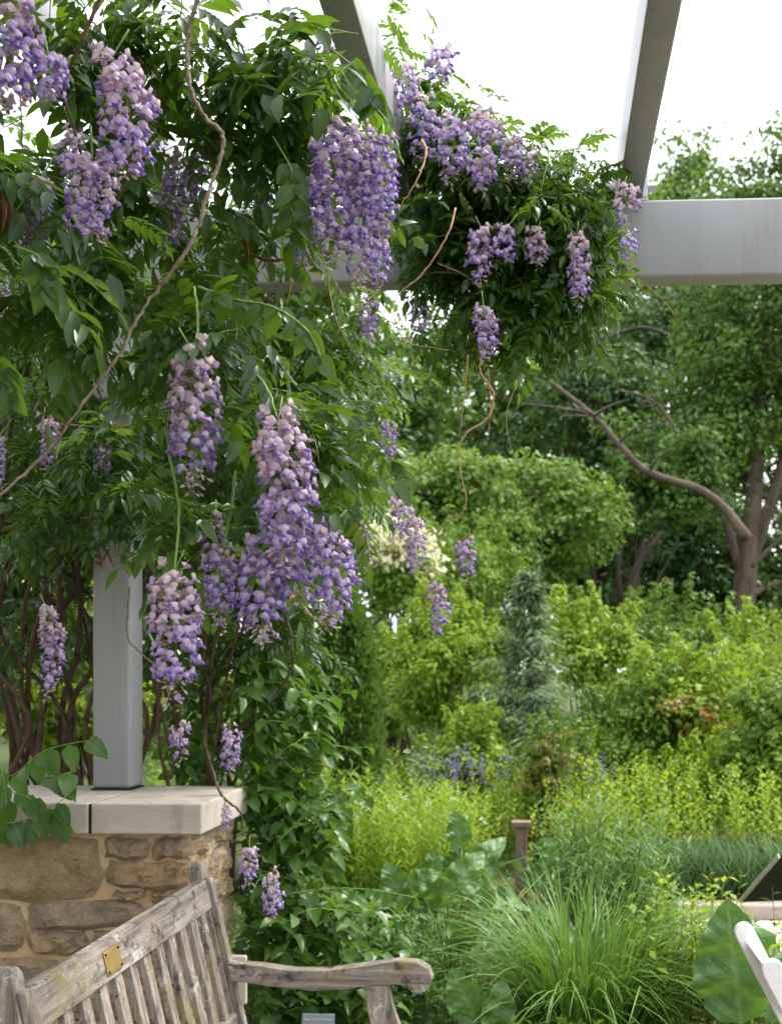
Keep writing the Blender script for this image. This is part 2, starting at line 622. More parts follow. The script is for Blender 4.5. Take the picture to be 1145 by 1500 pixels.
WIST = [compound_tm(4 + i % 2, .18 + .015 * (i % 4), .45 + .22 * (i % 4), .055 + .005 * (i % 3), i) for i in range(7)]
WIST_LOW = [compound_tm(4 + i % 2, .18 + .015 * (i % 4), .45 + .22 * (i % 4), .055 + .005 * (i % 3), i, 3) for i in range(7)]
OVATE = [leaf_tm(1, .56, .18 + .1 * i, .15 + .1 * i, 5, .36, .1 * i, wave=.12) for i in range(4)]
LEAF2 = (np.array([(0, 0, 0), (-.3, .45, .06), (.3, .45, .06), (0, 1, -.1)]), np.array([(0, 2, 1), (1, 2, 3)]), np.array([(0., 1, 0)] * 4))
LEAF4 = leaf_tm(1, .5, .2, .2, 2, .45)
FINE = leaf_tm(1, .06, .2, .3, 3, .3)
NARROW = leaf_tm(1, .17, .3, .3, 3, .4)


def rand_dir(n, up=0.0, flat=1.0):
    d = rng.normal(size=(n, 3))
    d[:, 2] = d[:, 2] * flat + up
    return unit(d)


# ================================================================== SETTING
def sheet(name, x0, x1, y0, y1, z, mat, sub=1):
    bm = bmesh.new()
    bmesh.ops.create_grid(bm, x_segments=sub, y_segments=sub, size=.5)
    for v in bm.verts:
        v.co = Vector((x0 + (v.co.x + .5) * (x1 - x0), y0 + (v.co.y + .5) * (y1 - y0), z))
    o = bm_obj(name, bm, mat)
    o['kind'] = 'structure'
    return o


sheet('ground', -400, 400, -400, 400, 0, MAT['soil'])
MAT['flag'] = plain('brown_flagstone', (.12, .095, .075), (.20, .16, .125), 5, .85, .2, bmp=.2)
sheet('patio', -6, 3.2, -3, 4.9, .004, MAT['flag'])
sheet('path', .75, 7, 5.6, 7.45, .006, MAT['paver'])
kb = bm_obj('kerb', box_bm(.62, 7, 7.45, 7.62, 0, .10), MAT['kerb'], bevel=.012)
kb['kind'] = 'structure'

# ================================================================== STONE WALL
YF = 4.03                                  # front face of the caps
cap_r = W(295, 1178, YF)
CAPZ1 = cap_r.z
CAPZ0 = W(295, 1223, YF).z
XR = cap_r.x
joint = W(131, 1200, YF).x
wall = thing('stone_wall', (XR - 1.0, YF + .3, 0), 'low tan sandstone wall with pale limestone caps carrying the grey post', 'wall')
YB = 4.66
for nm, xa, xb in (('capstone', joint + .006, XR), ('capstone', joint - .86, joint - .006), ('capstone', joint - 1.75, joint - .872)):
    bm_obj(nm, box_bm(xa, xb, YF, YB, CAPZ0, CAPZ1), MAT['cap'], wall, .006)
bm_obj('cap_joint', box_bm(joint - .0055, joint + .0055, YF + .012, YB - .01, CAPZ0, CAPZ1 - .004), MAT['dark_metal'], wall)
WX1 = W(281, 1240, YF + .045).x
WX0 = joint - 1.7
WY0, WY1 = YF + .045, YB - .045
bm_obj('mortar_core', box_bm(WX0, WX1 - .014, WY0 + .014, WY1, 0, CAPZ0 - .001), MAT['mortar'], wall)


def stone(px0, px1, py0, py1, side=False, face=None):
    """one rough stone on the front face, outline in photo pixels on the wall plane"""
    if face is None:
        a, b = W(px0, py1, WY0), W(px1, py0, WY0)
        u0, u1, z0, z1 = a.x, b.x, a.z, b.z
    else:
        u0, u1, z0, z1 = face
    z0, z1 = max(z0, .01), min(z1, CAPZ0 - .006)
    if z1 - z0 < .02:
        return
    nx, nz = 8, 5
    bm = bmesh.new()
    gv = []
    ph = rng.random(12) * 6
    cut = .04 + .10 * rng.random(4)                # how far each corner is knocked off
    for j in range(nz + 1):
        row = []
        for i in range(nx + 1):
            s, t = i / nx * 2 - 1, j / nz * 2 - 1
            kc = cut[(s > 0) * 1 + (t > 0) * 2]
            k = 1 - kc * (s * s * t * t)
            e_u = .006 * math.sin(4 * t + ph[0]) + .004 * math.sin(9 * t + ph[5]) + .003 * rng.normal()
            e_z = .005 * math.sin(2.6 * s + ph[1]) + .004 * math.sin(7 * s + ph[2]) + .0025 * rng.normal()
            u = (u0 + u1) / 2 + (u1 - u0) / 2 * s * k + e_u
            z = (z0 + z1) / 2 + (z1 - z0) / 2 * t * k + e_z
            edge = max(abs(s), abs(t)) > .99
            d = -.006 - .012 * rng.random() - .008 * math.sin(3 * s + ph[3]) * math.cos(2 * t + ph[4]) - .004 * math.sin(8 * s + ph[6] + 3 * t)
            if edge:
                d = .011
            z = min(z, CAPZ0 - .004)
            row.append(bm.verts.new((u, d, z) if not side else (d, u, z)))
        gv.append(row)
    for j in range(nz):
        for i in range(nx):
            bm.faces.new([gv[j][i], gv[j][i + 1], gv[j + 1][i + 1], gv[j + 1][i]])
    ring = [gv[0][i] for i in range(nx + 1)] + [gv[j][nx] for j in range(1, nz + 1)] + [gv[nz][i] for i in range(nx - 1, -1, -1)] + [gv[j][0] for j in range(nz - 1, 0, -1)]
    back = []
    for v in ring:
        co = v.co.copy()
        if side:
            co.x = .04
        else:
            co.y = .04
        back.append(bm.verts.new(co))
    for i in range(len(ring)):
        j = (i + 1) % len(ring)
        bm.faces.new([ring[i], back[i], back[j], ring[j]])
    bm.faces.new(back)
    if side:
        for v in bm.verts:
            v.co.x = -v.co.x + WX1
    else:
        for v in bm.verts:
            v.co.y += WY0
    bm_obj('stone', bm, MAT['stone'], wall)


for a in ((-190, -60, 1227, 1275), (-190, -60, 1282, 1320), (-54, 147, 1226, 1319), (152, 217, 1227, 1259), (222, 278, 1227, 1260), (154, 278, 1262, 1303),
          (166, 211, 1306, 1317), (222, 274, 1306, 1322), (-160, 35, 1323, 1399), (38, 214, 1321, 1361), (217, 279, 1325, 1362), (38, 128, 1363, 1399),
          (132, 190, 1364, 1396), (193, 279, 1364, 1402), (-90, 88, 1404, 1452), (97, 180, 1400, 1440), (188, 272, 1407, 1446), (-90, 30, 1460, 1502),
          (38, 150, 1458, 1496), (158, 273, 1452, 1500), (-60, 80, 1508, 1570), (88, 200, 1504, 1552), (208, 274, 1506, 1560), (0, 150, 1560, 1640), (158, 272, 1566, 1650),
          (-190, -98, 1404, 1500)):
    stone(*a)
zz = CAPZ0 - .01
for h in (.10, .13, .08, .12, .11, .14, .10, .12):
    y = WY0 + .02
    while y < WY1 - .05:
        ln = min(.18 + .2 * rng.random(), WY1 - y)
        stone(0, 0, 0, 0, side=True, face=(y, y + ln - .015, zz - h + .014, zz))
        y += ln
    zz -= h

# ================================================================== PERGOLA
YC = 4.47
post_l, post_r = W(135, 1158, YC), W(191, 1158, YC)
PW = post_r.x - post_l.x
beam_b = W(1000, 405, YC - .02)
beam_t = W(1000, 291, YC - .02)
BZ0, BZ1 = beam_b.z, beam_t.z
perg = thing('pergola', ((post_l.x + post_r.x) / 2, YC + PW / 2, CAPZ1), 'grey painted steel pergola with box beam and square post under wisteria', 'pergola')
bm_obj('post', box_bm(post_l.x, post_r.x, YC, YC + PW, CAPZ1 + .006, BZ0), MAT['paint'], perg, .016, 3, True)
bm_obj('base_gasket', box_bm(post_l.x - .004, post_r.x + .004, YC - .004, YC + PW + .004, CAPZ1, CAPZ1 + .006), MAT['dark_metal'], perg)
bm_obj('beam', box_bm(-5.2, 3.6, YC - .02, YC + .10, BZ0, BZ1), MAT['paint'], perg, .012, 3, True)
RW = .095
for (px, py, o) in ((922, 290, 0), (0, 0, 1), (0, 0, 2), (0, 0, 3), (0, 0, -1)):
    xr = W(922, 290, YC).x - o * .885
    bm_obj('rafter', box_bm(xr - RW / 2, xr + RW / 2, -3.0, YC + .09, BZ1 + .012, BZ1 + .21), MAT['paint'], perg, .006, 2, True)
    cl = bm_obj('bracket', box_bm(xr - RW / 2 - .022, xr + RW / 2 + .022, YC - .012, YC + .085, BZ1 + .0006, BZ1 + .012), MAT['bolt'], perg)
    for s in (-1, 1):
        xa = xr + s * (RW / 2 + .010)
        bm_obj('cleat', box_bm(xa - .009, xa + .009, YC - .015, YC + .08, BZ1 + .0125, BZ1 + .115), MAT['bolt'], cl)
        bm = bmesh.new()
        bmesh.ops.create_cone(bm, cap_ends=True, segments=6, radius1=.019, radius2=.019, depth=.036,
                              matrix=Matrix.Translation((xa + s * .027, YC + .02, BZ1 + .062)) @ Matrix.Rotation(PI / 2, 4, 'Y'))
        bm_obj('bolt', bm, MAT['bolt'], cl)

# ================================================================== TEAK BENCH
BXR = W(291, 1262, 3.80).x                 # rear posts lean back (towards -x) going up
BY0, BY1 = 2.44, 3.80
lean = math.tan(R(13))
ZT = W(291, 1262, 3.80).z
bench = thing('garden_bench', (BXR + .35, (BY0 + BY1) / 2, 0), 'weathered lichen-spotted teak bench with slatted back and brass plaque', 'bench')


def bx(z, off=0.0):                        # x of the back plane at height z
    return BXR + (ZT - z) * lean + off


def raked(y0, y1, z0, z1, t0, t1, nm, mat, parent=bench, round_top=False):
    """board in the raked back plane, t0..t1 = thickness range along x"""
    if round_top:
        r = (y1 - y0) / 2
        ol = [(y0, z0), (y1, z0)] + [((y0 + y1) / 2 + r * math.cos(a), z1 - r + r * math.sin(a)) for a in np.linspace(0, PI, 9)]
    else:
        ol = [(y0, z0), (y1, z0), (y1, z1), (y0, z1)]
    bm = prism_bm([(bx(z, t0), y, z) for y, z in ol], (t1 - t0, 0, 0))
    return bm_obj(nm, bm, mat, parent, .003, 2)


for yy in (BY0, BY1):
    p = raked(yy - .030, yy + .030, .40, ZT, -.035, .012, 'post', MAT['wood_z'], round_top=True)
    raked(yy - .022, yy + .022, .40, ZT - .052, .0125, .034, 'post_facing', MAT['wood_z'], p)
    bm_obj('rear_leg', prism_bm([(bx(.40, -.035), yy - .03, .40), (bx(.40, .034), yy - .03, .40), (bx(.40, .01), yy - .03, 0), (bx(.40, -.05), yy - .03, 0)], (0, .06, 0)), MAT['wood_z'], bench, .003)
zr1 = ZT - .055
rail = raked(BY0 + .031, BY1 - .031, zr1 - .092, zr1, -.012, .022, 'top_rail', MAT['wood_y'])
raked(BY0 + .031, BY1 - .031, .41, .47, -.012, .022, 'lower_rail', MAT['wood_y'])
y = BY0 + .085
while y < BY1 - .06:
    raked(y - .024, y + .024, .471, zr1 - .093, -.006, .013, 'slat', MAT['wood_z'])
    y += .1065
yp = 2.86
pl = raked(yp, yp + .10, zr1 - .078, zr1 - .018, .0225, .026, 'plaque', MAT['brass'])
for py_, pz_ in ((yp + .008, zr1 - .07), (yp + .092, zr1 - .07), (yp + .008, zr1 - .026), (yp + .092, zr1 - .026)):
    raked(py_ - .003, py_ + .003, pz_ - .003, pz_ + .003, .0262, .028, 'screw', MAT['dark_metal'], pl)
arm_px = [(332, 1411), (380, 1416), (430, 1423), (480, 1424), (530, 1416), (580, 1409), (610, 1410), (628, 1420), (633, 1435), (627, 1450), (613, 1457), (601, 1453), (594, 1442), (580, 1440), (545, 1443), (500, 1450), (455, 1451), (410, 1447), (370, 1441), (338, 1438)]
for yy in (BY1 - .03, BY0 - .03):
    pts = [W(a, b, BY1 - .03) for a, b in arm_px]
    bm_obj('arm', prism_bm([(q.x, yy, q.z) for q in pts], (0, .06, 0)), MAT['wood_x'], bench, .004)
    lp = [W(a, b, BY1 - .03) for a, b in ((534, 1444), (567, 1441), (572, 1470), (588, 1510))]
    x0, x1 = lp[0].x, lp[1].x
    zt = lp[0].z + .001
    ol = [(x0, zt), (x1, zt), (x1 + .012, zt - .07), (x1 + .04, zt - .14), (x1 + .035, .40), (x1 + .02, 0), (x0 - .005, 0), (x0 - .0, .40), (x0 + .025, zt - .14), (x0 + .008, zt - .07)]
    bm_obj('front_leg', prism_bm([(a, yy + .004, b) for a, b in ol], (0, .05, 0)), MAT['wood_z'], bench, .003)
XL = W(550, 1444, BY1).x
for k in range(7):
    xx = bx(.42, .05) + k * (XL - bx(.42, .05)) / 6.4
    bm_obj('seat_slat', box_bm(xx, xx + .052, BY0 - .02, BY1 + .02, .385, .405), MAT['wood_y'], bench, .003)
for yy in (BY0, BY1):
    bm_obj('seat_rail', box_bm(bx(.36, .04), XL - .02, yy - .02, yy + .02, .30, .3845), MAT['wood_x'], bench, .003)
bm_obj('seat_apron', box_bm(XL - .012, XL + .018, BY0 + .025, BY1 - .03, .30, .3845), MAT['wood_y'], bench, .003)

# ================================================================== FOLDING CHAIR
chair = thing('folding_chair', (W(1140, 1345, 3.45).x + .1, 3.45, 0), 'white resin folding chair turned sideways at the edge of the planting', 'chair')


def bar(nm, y, p0, p1, w, th, mat, parent, rnd=True):
    """flat bar in the x-z plane at depth y, rounded ends, thickness th along y"""
    a, b = Vector((p0[0], 0, p0[1])), Vector((p1[0], 0, p1[1]))
    d = (b - a).normalized()
    n = Vector((-d.z, 0, d.x))
    r = w / 2
    ol = []
    for c, s in ((a, -1), (b, 1)):
        for t in np.linspace(-PI / 2, PI / 2, 9):
            ol.append(c + s * d * r * math.cos(t) + s * n * r * math.sin(t) * (1))
    bm = prism_bm([(q.x, y, q.z) for q in ol], (0, th, 0))
    return bm_obj(nm, bm, mat, parent, .005, 2, False)


ca = W(1090, 1366, 3.70)
cb = W(1119, 1425, 3.24)
top = (ca.x + .0, ca.z)
dirx = math.tan(R(27))
foot = (top[0] + (top[1] - .02) * dirx, .02)
for yy in (3.70, 3.235):
    u = bar('side_upright', yy, top, foot, .062, .026, MAT['white'], chair)
    e0 = (top[0] + .02, top[1] - .03)
    bar('recess_rib', yy - .003 if yy < 3.5 else yy - .003, (top[0] + .06 * dirx * 2.0, top[1] - .12), (top[0] + .30 * dirx, top[1] - .30), .022, .0035, MAT['white'], u)
    bar('rear_leg', yy + (.03 if yy < 3.5 else -.03), (top[0] + .17, .44), (top[0] + .06, .02), .04, .024, MAT['white'], chair)
sx, sz = top[0] + .22, .45
bm_obj('seat', box_bm(sx - .02, sx + .38, 3.265, 3.695, sz - .015, sz + .015), MAT['white'], chair, .010, 3, True)
bp = [(top[0] - .012 + .03 * dirx, top[1] - .03), (top[0] + .012 + .03 * dirx, top[1] - .03), (top[0] + .015 + .24 * dirx, top[1] - .24), (top[0] - .009 + .24 * dirx, top[1] - .24)]
bm_obj('back_panel', prism_bm([(a, 3.262, b) for a, b in bp], (0, .437, 0)), MAT['white'], chair, .006, 3)
bm_obj('cross_bar', box_bm(foot[0] - .09, foot[0] - .06, 3.262, 3.699, .14, .165), MAT['white'], chair, .005)

# ================================================================== SIGN, POST, LABELS
A_ = W(1085, 1322, 5.2)
B_ = W(1142, 1256, 4.85)
u_ = B_ - A_
v_ = Vector((.62, .10, .012))
nrm = u_.cross(v_).normalized()
sign = thing('interpretive_sign', (A_.x + .42, 5.1, 0), 'dark tilted interpretive panel on a post beside the pale path', 'sign')
pan = bm_obj('panel', prism_bm([A_, A_ + v_, A_ + v_ + u_, A_ + u_], nrm * .014), MAT['dark_metal'], sign, .002)
d_u, d_v = u_.normalized(), v_.normalized()
bm_obj('panel_edge', prism_bm([A_ - d_v * .009 - nrm * .003, A_ - d_v * .0005 - nrm * .003, A_ - d_v * .0005 + u_ - nrm * .003, A_ - d_v * .009 + u_ - nrm * .003], nrm * .02), MAT['sign_edge'], pan)
pc = A_ + v_ * .5 + u_ * .45
bm_obj('post', box_bm(pc.x - .03, pc.x + .03, pc.y - .03, pc.y + .03, 0, pc.z - .03), MAT['dark_metal'], sign, .004)
st = A_ + v_ * .22 + u_ * .28 - nrm * .012
bm_obj('stiffener', prism_bm([st, st + d_v * .018, st + d_v * .018 + d_u * .16, st + d_u * .16], nrm * .0115), MAT['dark_metal'], pan)

PY_ = 6.15
pb = W(763, 1205, PY_)
tp = thing('timber_post', (pb.x, PY_, 0), 'short brown timber post with a flat square cap among the perennials', 'post')
ol = [(-.036, .02), (.036, .02), (.032, pb.z - .02), (-.032, pb.z - .02)]
bm_obj('shaft', prism_bm([(pb.x + a, PY_ - .03, b) for a, b in ol], (0, .06, 0)), MAT['timber'], tp, .004)
bm_obj('cap', box_bm(pb.x - .052, pb.x + .052, PY_ - .05, PY_ + .05, pb.z - .0195, pb.z + .008), MAT['timber'], tp, .004)

lc = W(464, 1500, 4.4)
lt = W(464, 1489, 4.4)
lab = thing('plant_label', (lc.x, 4.4, 0), 'small slate-blue plant name plate on a stake below the bench arm', 'plant label')
plt = bm_obj('plate', prism_bm([(lc.x - .063, 4.40, lt.z - .11), (lc.x + .063, 4.40, lt.z - .11), (lc.x + .063, 4.43, lt.z), (lc.x - .063, 4.43, lt.z)], (0, .006, .001)), MAT['label'], lab, .002)
bm_obj('stake', box_bm(lc.x - .006, lc.x + .006, 4.42, 4.425, 0, lt.z - .09), MAT['dark_metal'], lab)
cu = bpy.data.curves.new('lettering', 'FONT')
cu.body = 'New England Aster'
cu.size = .0135
cu.align_x = 'CENTER'
cu.extrude = .0004
to = bpy.data.objects.new('tmp', cu)
COL.objects.link(to)
bpy.context.view_layer.update()
tme = bpy.data.meshes.new_from_object(to.evaluated_get(bpy.context.evaluated_depsgraph_get()))
bpy.data.objects.remove(to)
ang = math.atan2(.11, .03)
tme.transform(Matrix.Translation((lc.x, 4.4285 - .0075, lt.z - .022)) @ Matrix.Rotation(ang, 4, 'X'))
link('lettering', tme, MAT['letters'], plt)

bp0 = W(352, 1470, 4.02)
bp1 = W(363, 1398, 4.02)
bpl = thing('service_plate', (bp1.x - .05, 4.02, 0), 'pale beige rounded plate on a stake behind the bench post', 'plate')
bm_obj('plate', box_bm(bp1.x - .10, bp1.x, 4.00, 4.02, bp0.z, bp1.z), MAT['beige'], bpl, .008, 3)
bm_obj('stake', box_bm(bp1.x - .07, bp1.x - .055, 4.0205, 4.035, 0, bp1.z - .03), MAT['dark_metal'], bpl)

# ================================================================== WISTERIA
vine = thing('wisteria_vine', (post_l.x - .15, YC + .3, 0), 'purple-flowering wisteria vine smothering the grey pergola', 'wisteria')


def ell(px, py, Y, rx, ry, rY):
    return np.array(W(px, py, Y)), np.array([rx * Y / FPX, rY, ry * Y / FPX])


def pick(n, c, r):
    d = rand_dir(n)
    return c + d * r * (rng.random((n, 1)) ** (1 / 2.4))


SID = []
LP, LA, LN, LT, LS = [], [], [], [], []      # compound leaves: base, axis, normal, tint, size
shoots_g = []


def shoots(c, r, n, ln=.42, tint=.3, size=1.0, droop=1.0, keep=None):
    P = pick(n, c, r)
    for p in P:
        az = rng.random() * 2 * PI
        d = np.array([math.cos(az), math.sin(az) * .8 - .2, .35 + .5 * rng.random()])
        L = ln * (.6 + .8 * rng.random())
        k = 7
        pts = [p]
        for i in range(k):
            d = d + np.array([0, 0, -.26 * droop]) + .18 * rng.normal(size=3)
            pts.append(pts[-1] + unit(d) * L / k)
        pts = np.array(pts) - (np.array(pts[k // 2]) - p)
        shoots_g.append(tube(pts, .0026, .0012, 3))
        tt = tint + .3 * (rng.random() - .5)
        s = 1
        for i in range(1, k + 1):
            t = unit(pts[i] - pts[i - 1])
            sd = unit(np.cross(t, np.array([0, 0, 1.0]) + .3 * rng.normal(size=3)))
            s = -s
            ax = sd * s * (.8 + .3 * rng.random()) + t * .45 + np.array([0, 0, .15 - .5 * rng.random()])
            LP.append(pts[i])
            SID.append(len(shoots_g) - 1)
            LA.append(ax)
            LN.append(np.array([0, -.25, 1.0]) + .35 * rng.normal(size=3))
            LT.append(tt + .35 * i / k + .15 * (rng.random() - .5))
            LS.append(size * (.7 + .45 * rng.random()) * (1 - .25 * (i == k)))


for px, py, Y, rx, ry, rY, n, sz in (
        # on top of the beam, sloping down to the right rafter
        (606, 170, 4.35, 32, 60, .3, 17, .85), (655, 205, 4.3, 50, 60, .3, 22, .85), (725, 250, 4.3, 50, 42, .3, 22, .85), (795, 285, 4.25, 42, 30, .25, 16, .85), (850, 312, 4.2, 30, 28, .2, 9, .85),
        # hanging over its face
        (640, 350, 4.3, 65, 70, .2, 24, .85), (740, 375, 4.25, 75, 60, .2, 22, .85), (820, 395, 4.2, 42, 55, .15, 13, .85), (590, 460, 4.45, 40, 45, .25, 11, .85), (690, 455, 4.35, 60, 40, .2, 12, .9),
        (775, 445, 4.25, 55, 32, .15, 10, .9), (835, 450, 4.2, 26, 32, .1, 5, .9),
        # upper left, along the rafters towards the camera
        (330, 60, 2.95, 130, 70, .3, 10, 1.1), (440, 90, 2.95, 60, 60, .25, 9, 1.1), (150, 70, 2.8, 110, 70, .3, 8, 1.1), (40, 260, 2.6, 60, 90, .2, 9, 1.15), (230, 270, 3.0, 90, 70, .3, 13, 1.1),
        (430, 230, 3.2, 80, 70, .25, 11, 1.05), (60, 410, 2.6, 50, 40, .15, 5, 1.15), (380, 330, 3.5, 100, 35, .25, 10, 1.0), (130, 370, 3.4, 100, 50, .25, 11, 1.0),
        # front sprays around the big flower clusters
        (330, 460, 2.7, 70, 25, .15, 6, 1.1), (445, 600, 2.7, 30, 45, .1, 5, 1.0), (465, 690, 2.7, 16, 36, .1, 2, 1.0), (250, 735, 2.7, 30, 30, .1, 3, 1.1), (345, 760, 2.8, 45, 25, .1, 3, 1.1), (200, 430, 2.85, 55, 35, .15, 4, 1.1),
        # dense curtain on and behind the post
        (100, 430, 5.1, 150, 190, .6, 70, .9), (300, 380, 5.2, 150, 170, .6, 70, .9), (460, 470, 5.3, 100, 130, .5, 46, .9), (110, 690, 5.1, 150, 140, .5, 40, .9), (350, 700, 5.2, 150, 150, .5, 56, .9),
        (495, 650, 5.1, 40, 130, .35, 18, .9), (50, 890, 5.1, 70, 110, .3, 8, .9), (300, 930, 5.1, 60, 110, .3, 15, .9), (410, 880, 5.0, 60, 100, .3, 16, .9), (455, 570, 4.8, 60, 100, .25, 14, .9),
        (150, 560, 4.5, 110, 100, .25, 14, .9), (320, 600, 4.6, 110, 100, .25, 12, .9), (70, 760, 4.5, 60, 80, .2, 6, .9), (165, 660, 4.25, 50, 75, .08, 15, .95), (190, 760, 4.28, 35, 30, .06, 4, .9)):
    c, r = ell(px, py, Y, rx, ry, rY)
    shoots(c, r, n, .26 if Y < 2.9 and py > 380 else (.42 if Y > 4.6 else .36), tint=.25 if Y > 4.6 else (.62 if px > 560 and py < 330 else (.72 if py < 130 else .45)), size=sz)  # upper-left leaves get a brighter tint that stands in for backlight
for px, py, Y, n in ((575, 62, 4.3, 2), (620, 90, 4.3, 2), (690, 150, 4.3, 3), (760, 200, 4.25, 3), (830, 235, 4.25, 4), (870, 260, 4.25, 4), (560, 20, 3.6, 1), (865, 430, 4.15, 3)):
    c, r = ell(px, py, Y, 14, 10, .1)
    shoots(c, r, n, .26, .7, .7, .6)
shoots(np.array([-2.4, .6, 3.72]), np.array([2.2, 2.0, .14]), 190, .6, .4, 1.5)      # out-of-view roof of leaves over the patio, added for its shade
shoots(np.array([-2.9, 4.0, 3.62]), np.array([1.0, .7, .12]), 40, .5, .4)
shoots(np.array([-1.15, 6.2, 3.25]), np.array([.35, .4, .35]), 22, .4, .2, 1.3)
shoots(np.array([-2.6, 6.9, 3.1]), np.array([2.0, .8, .8]), 120, .5, .2, 1.7)
shoots(np.array([-3.6, 6.8, 2.2]), np.array([1.3, .5, .9]), 85, .5, .2, 1.6)
shoots(np.array([-1.8, 7.0, 2.5]), np.array([.7, .4, .6]), 55, .5, .2, 1.6)

LP, LA, LN, LT, LS = np.array(LP), unit(np.array(LA)), np.array(LN), np.clip(np.array(LT), 0, 1), np.array(LS)
RAC = [
    (408, 612, 835, 84, 2.45, 0), (283, 515, 715, 78, 2.5, -.05), (254, 842, 1022, 76, 2.45, -.05), (163, 85, 268, 82, 2.15, 0),
    (388, 790, 940, 74, 2.52, .35), (440, 735, 895, 80, 2.56, .2), (478, 780, 918, 62, 2.5, .25), (322, 805, 915, 50, 2.6, .3), (316, 762, 835, 36, 2.75, .2),
    (22, 18, 165, 84, 2.0, .2), (70, 75, 150, 60, 2.05, .4), (135, 228, 355, 72, 2.25, .15), (60, 262, 350, 40, 2.5, .0), (45, 315, 385, 34, 2.7, .2), (110, 195, 255, 40, 2.5, -.1),
    (240, 292, 368, 40, 3.0, .1), (268, 232, 312, 52, 3.0, -.05), (302, 225, 330, 42, 3.15, .15), (488, 195, 385, 74, 2.75, .3), (522, 200, 415, 62, 2.72, .25), (562, 205, 342, 50, 2.7, .5), (555, 362, 426, 36, 2.8, .4),
    (385, 240, 325, 46, 3.3, .25), (440, 342, 396, 34, 3.4, .3), (470, 255, 330, 46, 2.85, .1), (232, 170, 235, 34, 3.2, .1), (485, 62, 90, 30, 3.4, .2),
    (588, 108, 170, 52, 4.0, .15), (622, 150, 232, 44, 3.95, .2), (655, 180, 262, 48, 3.9, .25), (642, 70, 122, 44, 4.1, .0), (705, 225, 282, 42, 3.9, .2), (722, 178, 250, 38, 4.0, .0), (748, 205, 262, 34, 4.0, .1), (712, 165, 215, 38, 4.05, -.1), (778, 225, 265, 30, 4.0, -.1),
    (705, 335, 416, 38, 3.9, .05), (741, 335, 383, 34, 3.9, .5), (787, 340, 390, 36, 3.95, -.15), (844, 350, 444, 36, 3.9, .0), (912, 280, 327, 40, 3.9, -.15), (921, 346, 383, 26, 3.9, .5), (708, 450, 525, 36, 3.8, .15),
    (543, 440, 502, 28, 4.7, .2), (620, 440, 490, 34, 4.6, .0), (572, 620, 672, 28, 4.7, .3), (576, 735, 792, 34, 4.6, -.05), (606, 762, 842, 30, 4.6, -.1), (685, 795, 850, 32, 4.2, .3), (637, 858, 934, 32, 4.0, .1), (530, 772, 832, 24, 4.65, .0),
    (68, 890, 1022, 36, 4.05, -.05), (268, 1062, 1110, 30, 4.3, .0), (337, 1070, 1132, 30, 4.35, .2), (365, 1245, 1302, 28, 4.15, .0), (395, 1285, 1347, 31, 4.1, .05), (331, 1180, 1218, 15, 4.0, .0),
    (-2, 640, 722, 22, 2.6, .3), (65, 615, 690, 32, 4.2, -.1), (152, 650, 692, 22, 4.2, -.1), (10, 425, 465, 30, 3.6, .1), (575, 250, 275, 20, 3.9, .2)]
cen = LP + LA * (.11 * LS)[:, None]
cdx, cdd = cen @ np.array([_c, _s, 0]), cen @ np.array([-_s, _c, 0])
cu_, cv_ = CX + FPX * cdx / cdd, CY - FPX * (cen[:, 2] - EYE) / cdd
keep = np.ones(len(LP), bool)
for (px, y0, y1, w, Y, _f) in RAC:                    # flowers hang clear of the leaves in front of them
    k = (abs(cu_ - px) < w * .55 + 12) & (cv_ > y0 - 4) & (cv_ < y1 + 4) & (cen[:, 1] < Y + .12) & (cen[:, 1] > Y - .9)
    keep &= ~(k & (rng.random(len(LP)) < .88))
keep &= ~((cu_ > 470 + .5 * cv_) & (cu_ < 560 + .3 * cv_) & (cv_ < 125) & (cv_ > -60) & (cen[:, 1] < 4.1) & (cen[:, 1] > 2))      # along the left rafter
keep &= ~((cen[:, 0] > -1.9) & (cen[:, 0] < -1.5) & (cen[:, 2] < 1.98) & (cen[:, 1] > 3.5) & (cen[:, 1] < 4.75))   # in front of the post
keep &= ~((cen[:, 0] > .30) & (cen[:, 2] > 2.3) & (cen[:, 1] < 5))
keep &= ~((cu_ > 370) & (cu_ < 600) & (cv_ > 345) & (cv_ < 425) & (cen[:, 1] < 4.5) & (rng.random(len(LP)) < .8))     # the beam shows here
keep &= ~((cu_ > 350) & (cu_ < 600) & (cv_ > 425) & (cv_ < 560) & (cen[:, 1] < 5.0) & (cen[:, 1] > 3.0) & (rng.random(len(LP)) < .75))
keep &= ~((cu_ > 560) & (cv_ > 545) & (cen[:, 1] < 6.0) & (rng.random(len(LP)) < .9))
SID = np.array(SID)
share = np.bincount(SID, keep, len(shoots_g)) / np.maximum(1, np.bincount(SID, minlength=len(shoots_g)))
shoots_g = [q for q, f in zip(shoots_g, share) if f > .6]
keep &= (share[SID] > .3)
LP, LA, LN, LT, LS = [q[keep] for q in (LP, LA, LN, LT, LS)]
LM = frames(LA, LN)
# the ones that show largest become parts of their own
dx = LP @ np.array([_c, _s, 0])
dd = LP @ np.array([-_s, _c, 0])
ux, uy = CX + FPX * dx / dd, CY - FPX * (LP[:, 2] - EYE) / dd
vis = (ux > -60) & (ux < 1200) & (uy > -60) & (uy < 1500)
score = np.where(vis, LS / dd, 0)
order = np.argsort(-score)
near_i, rest_i = order[:300], order[300:]
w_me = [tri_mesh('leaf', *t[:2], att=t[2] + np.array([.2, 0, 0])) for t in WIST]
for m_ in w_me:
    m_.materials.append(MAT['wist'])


def mat4(M3, P, s):
    m = Matrix([list(M3[0] * s) + [P[0]], list(M3[1] * s) + [P[1]], list(M3[2] * s) + [P[2]], [0, 0, 0, 1]])
    return m


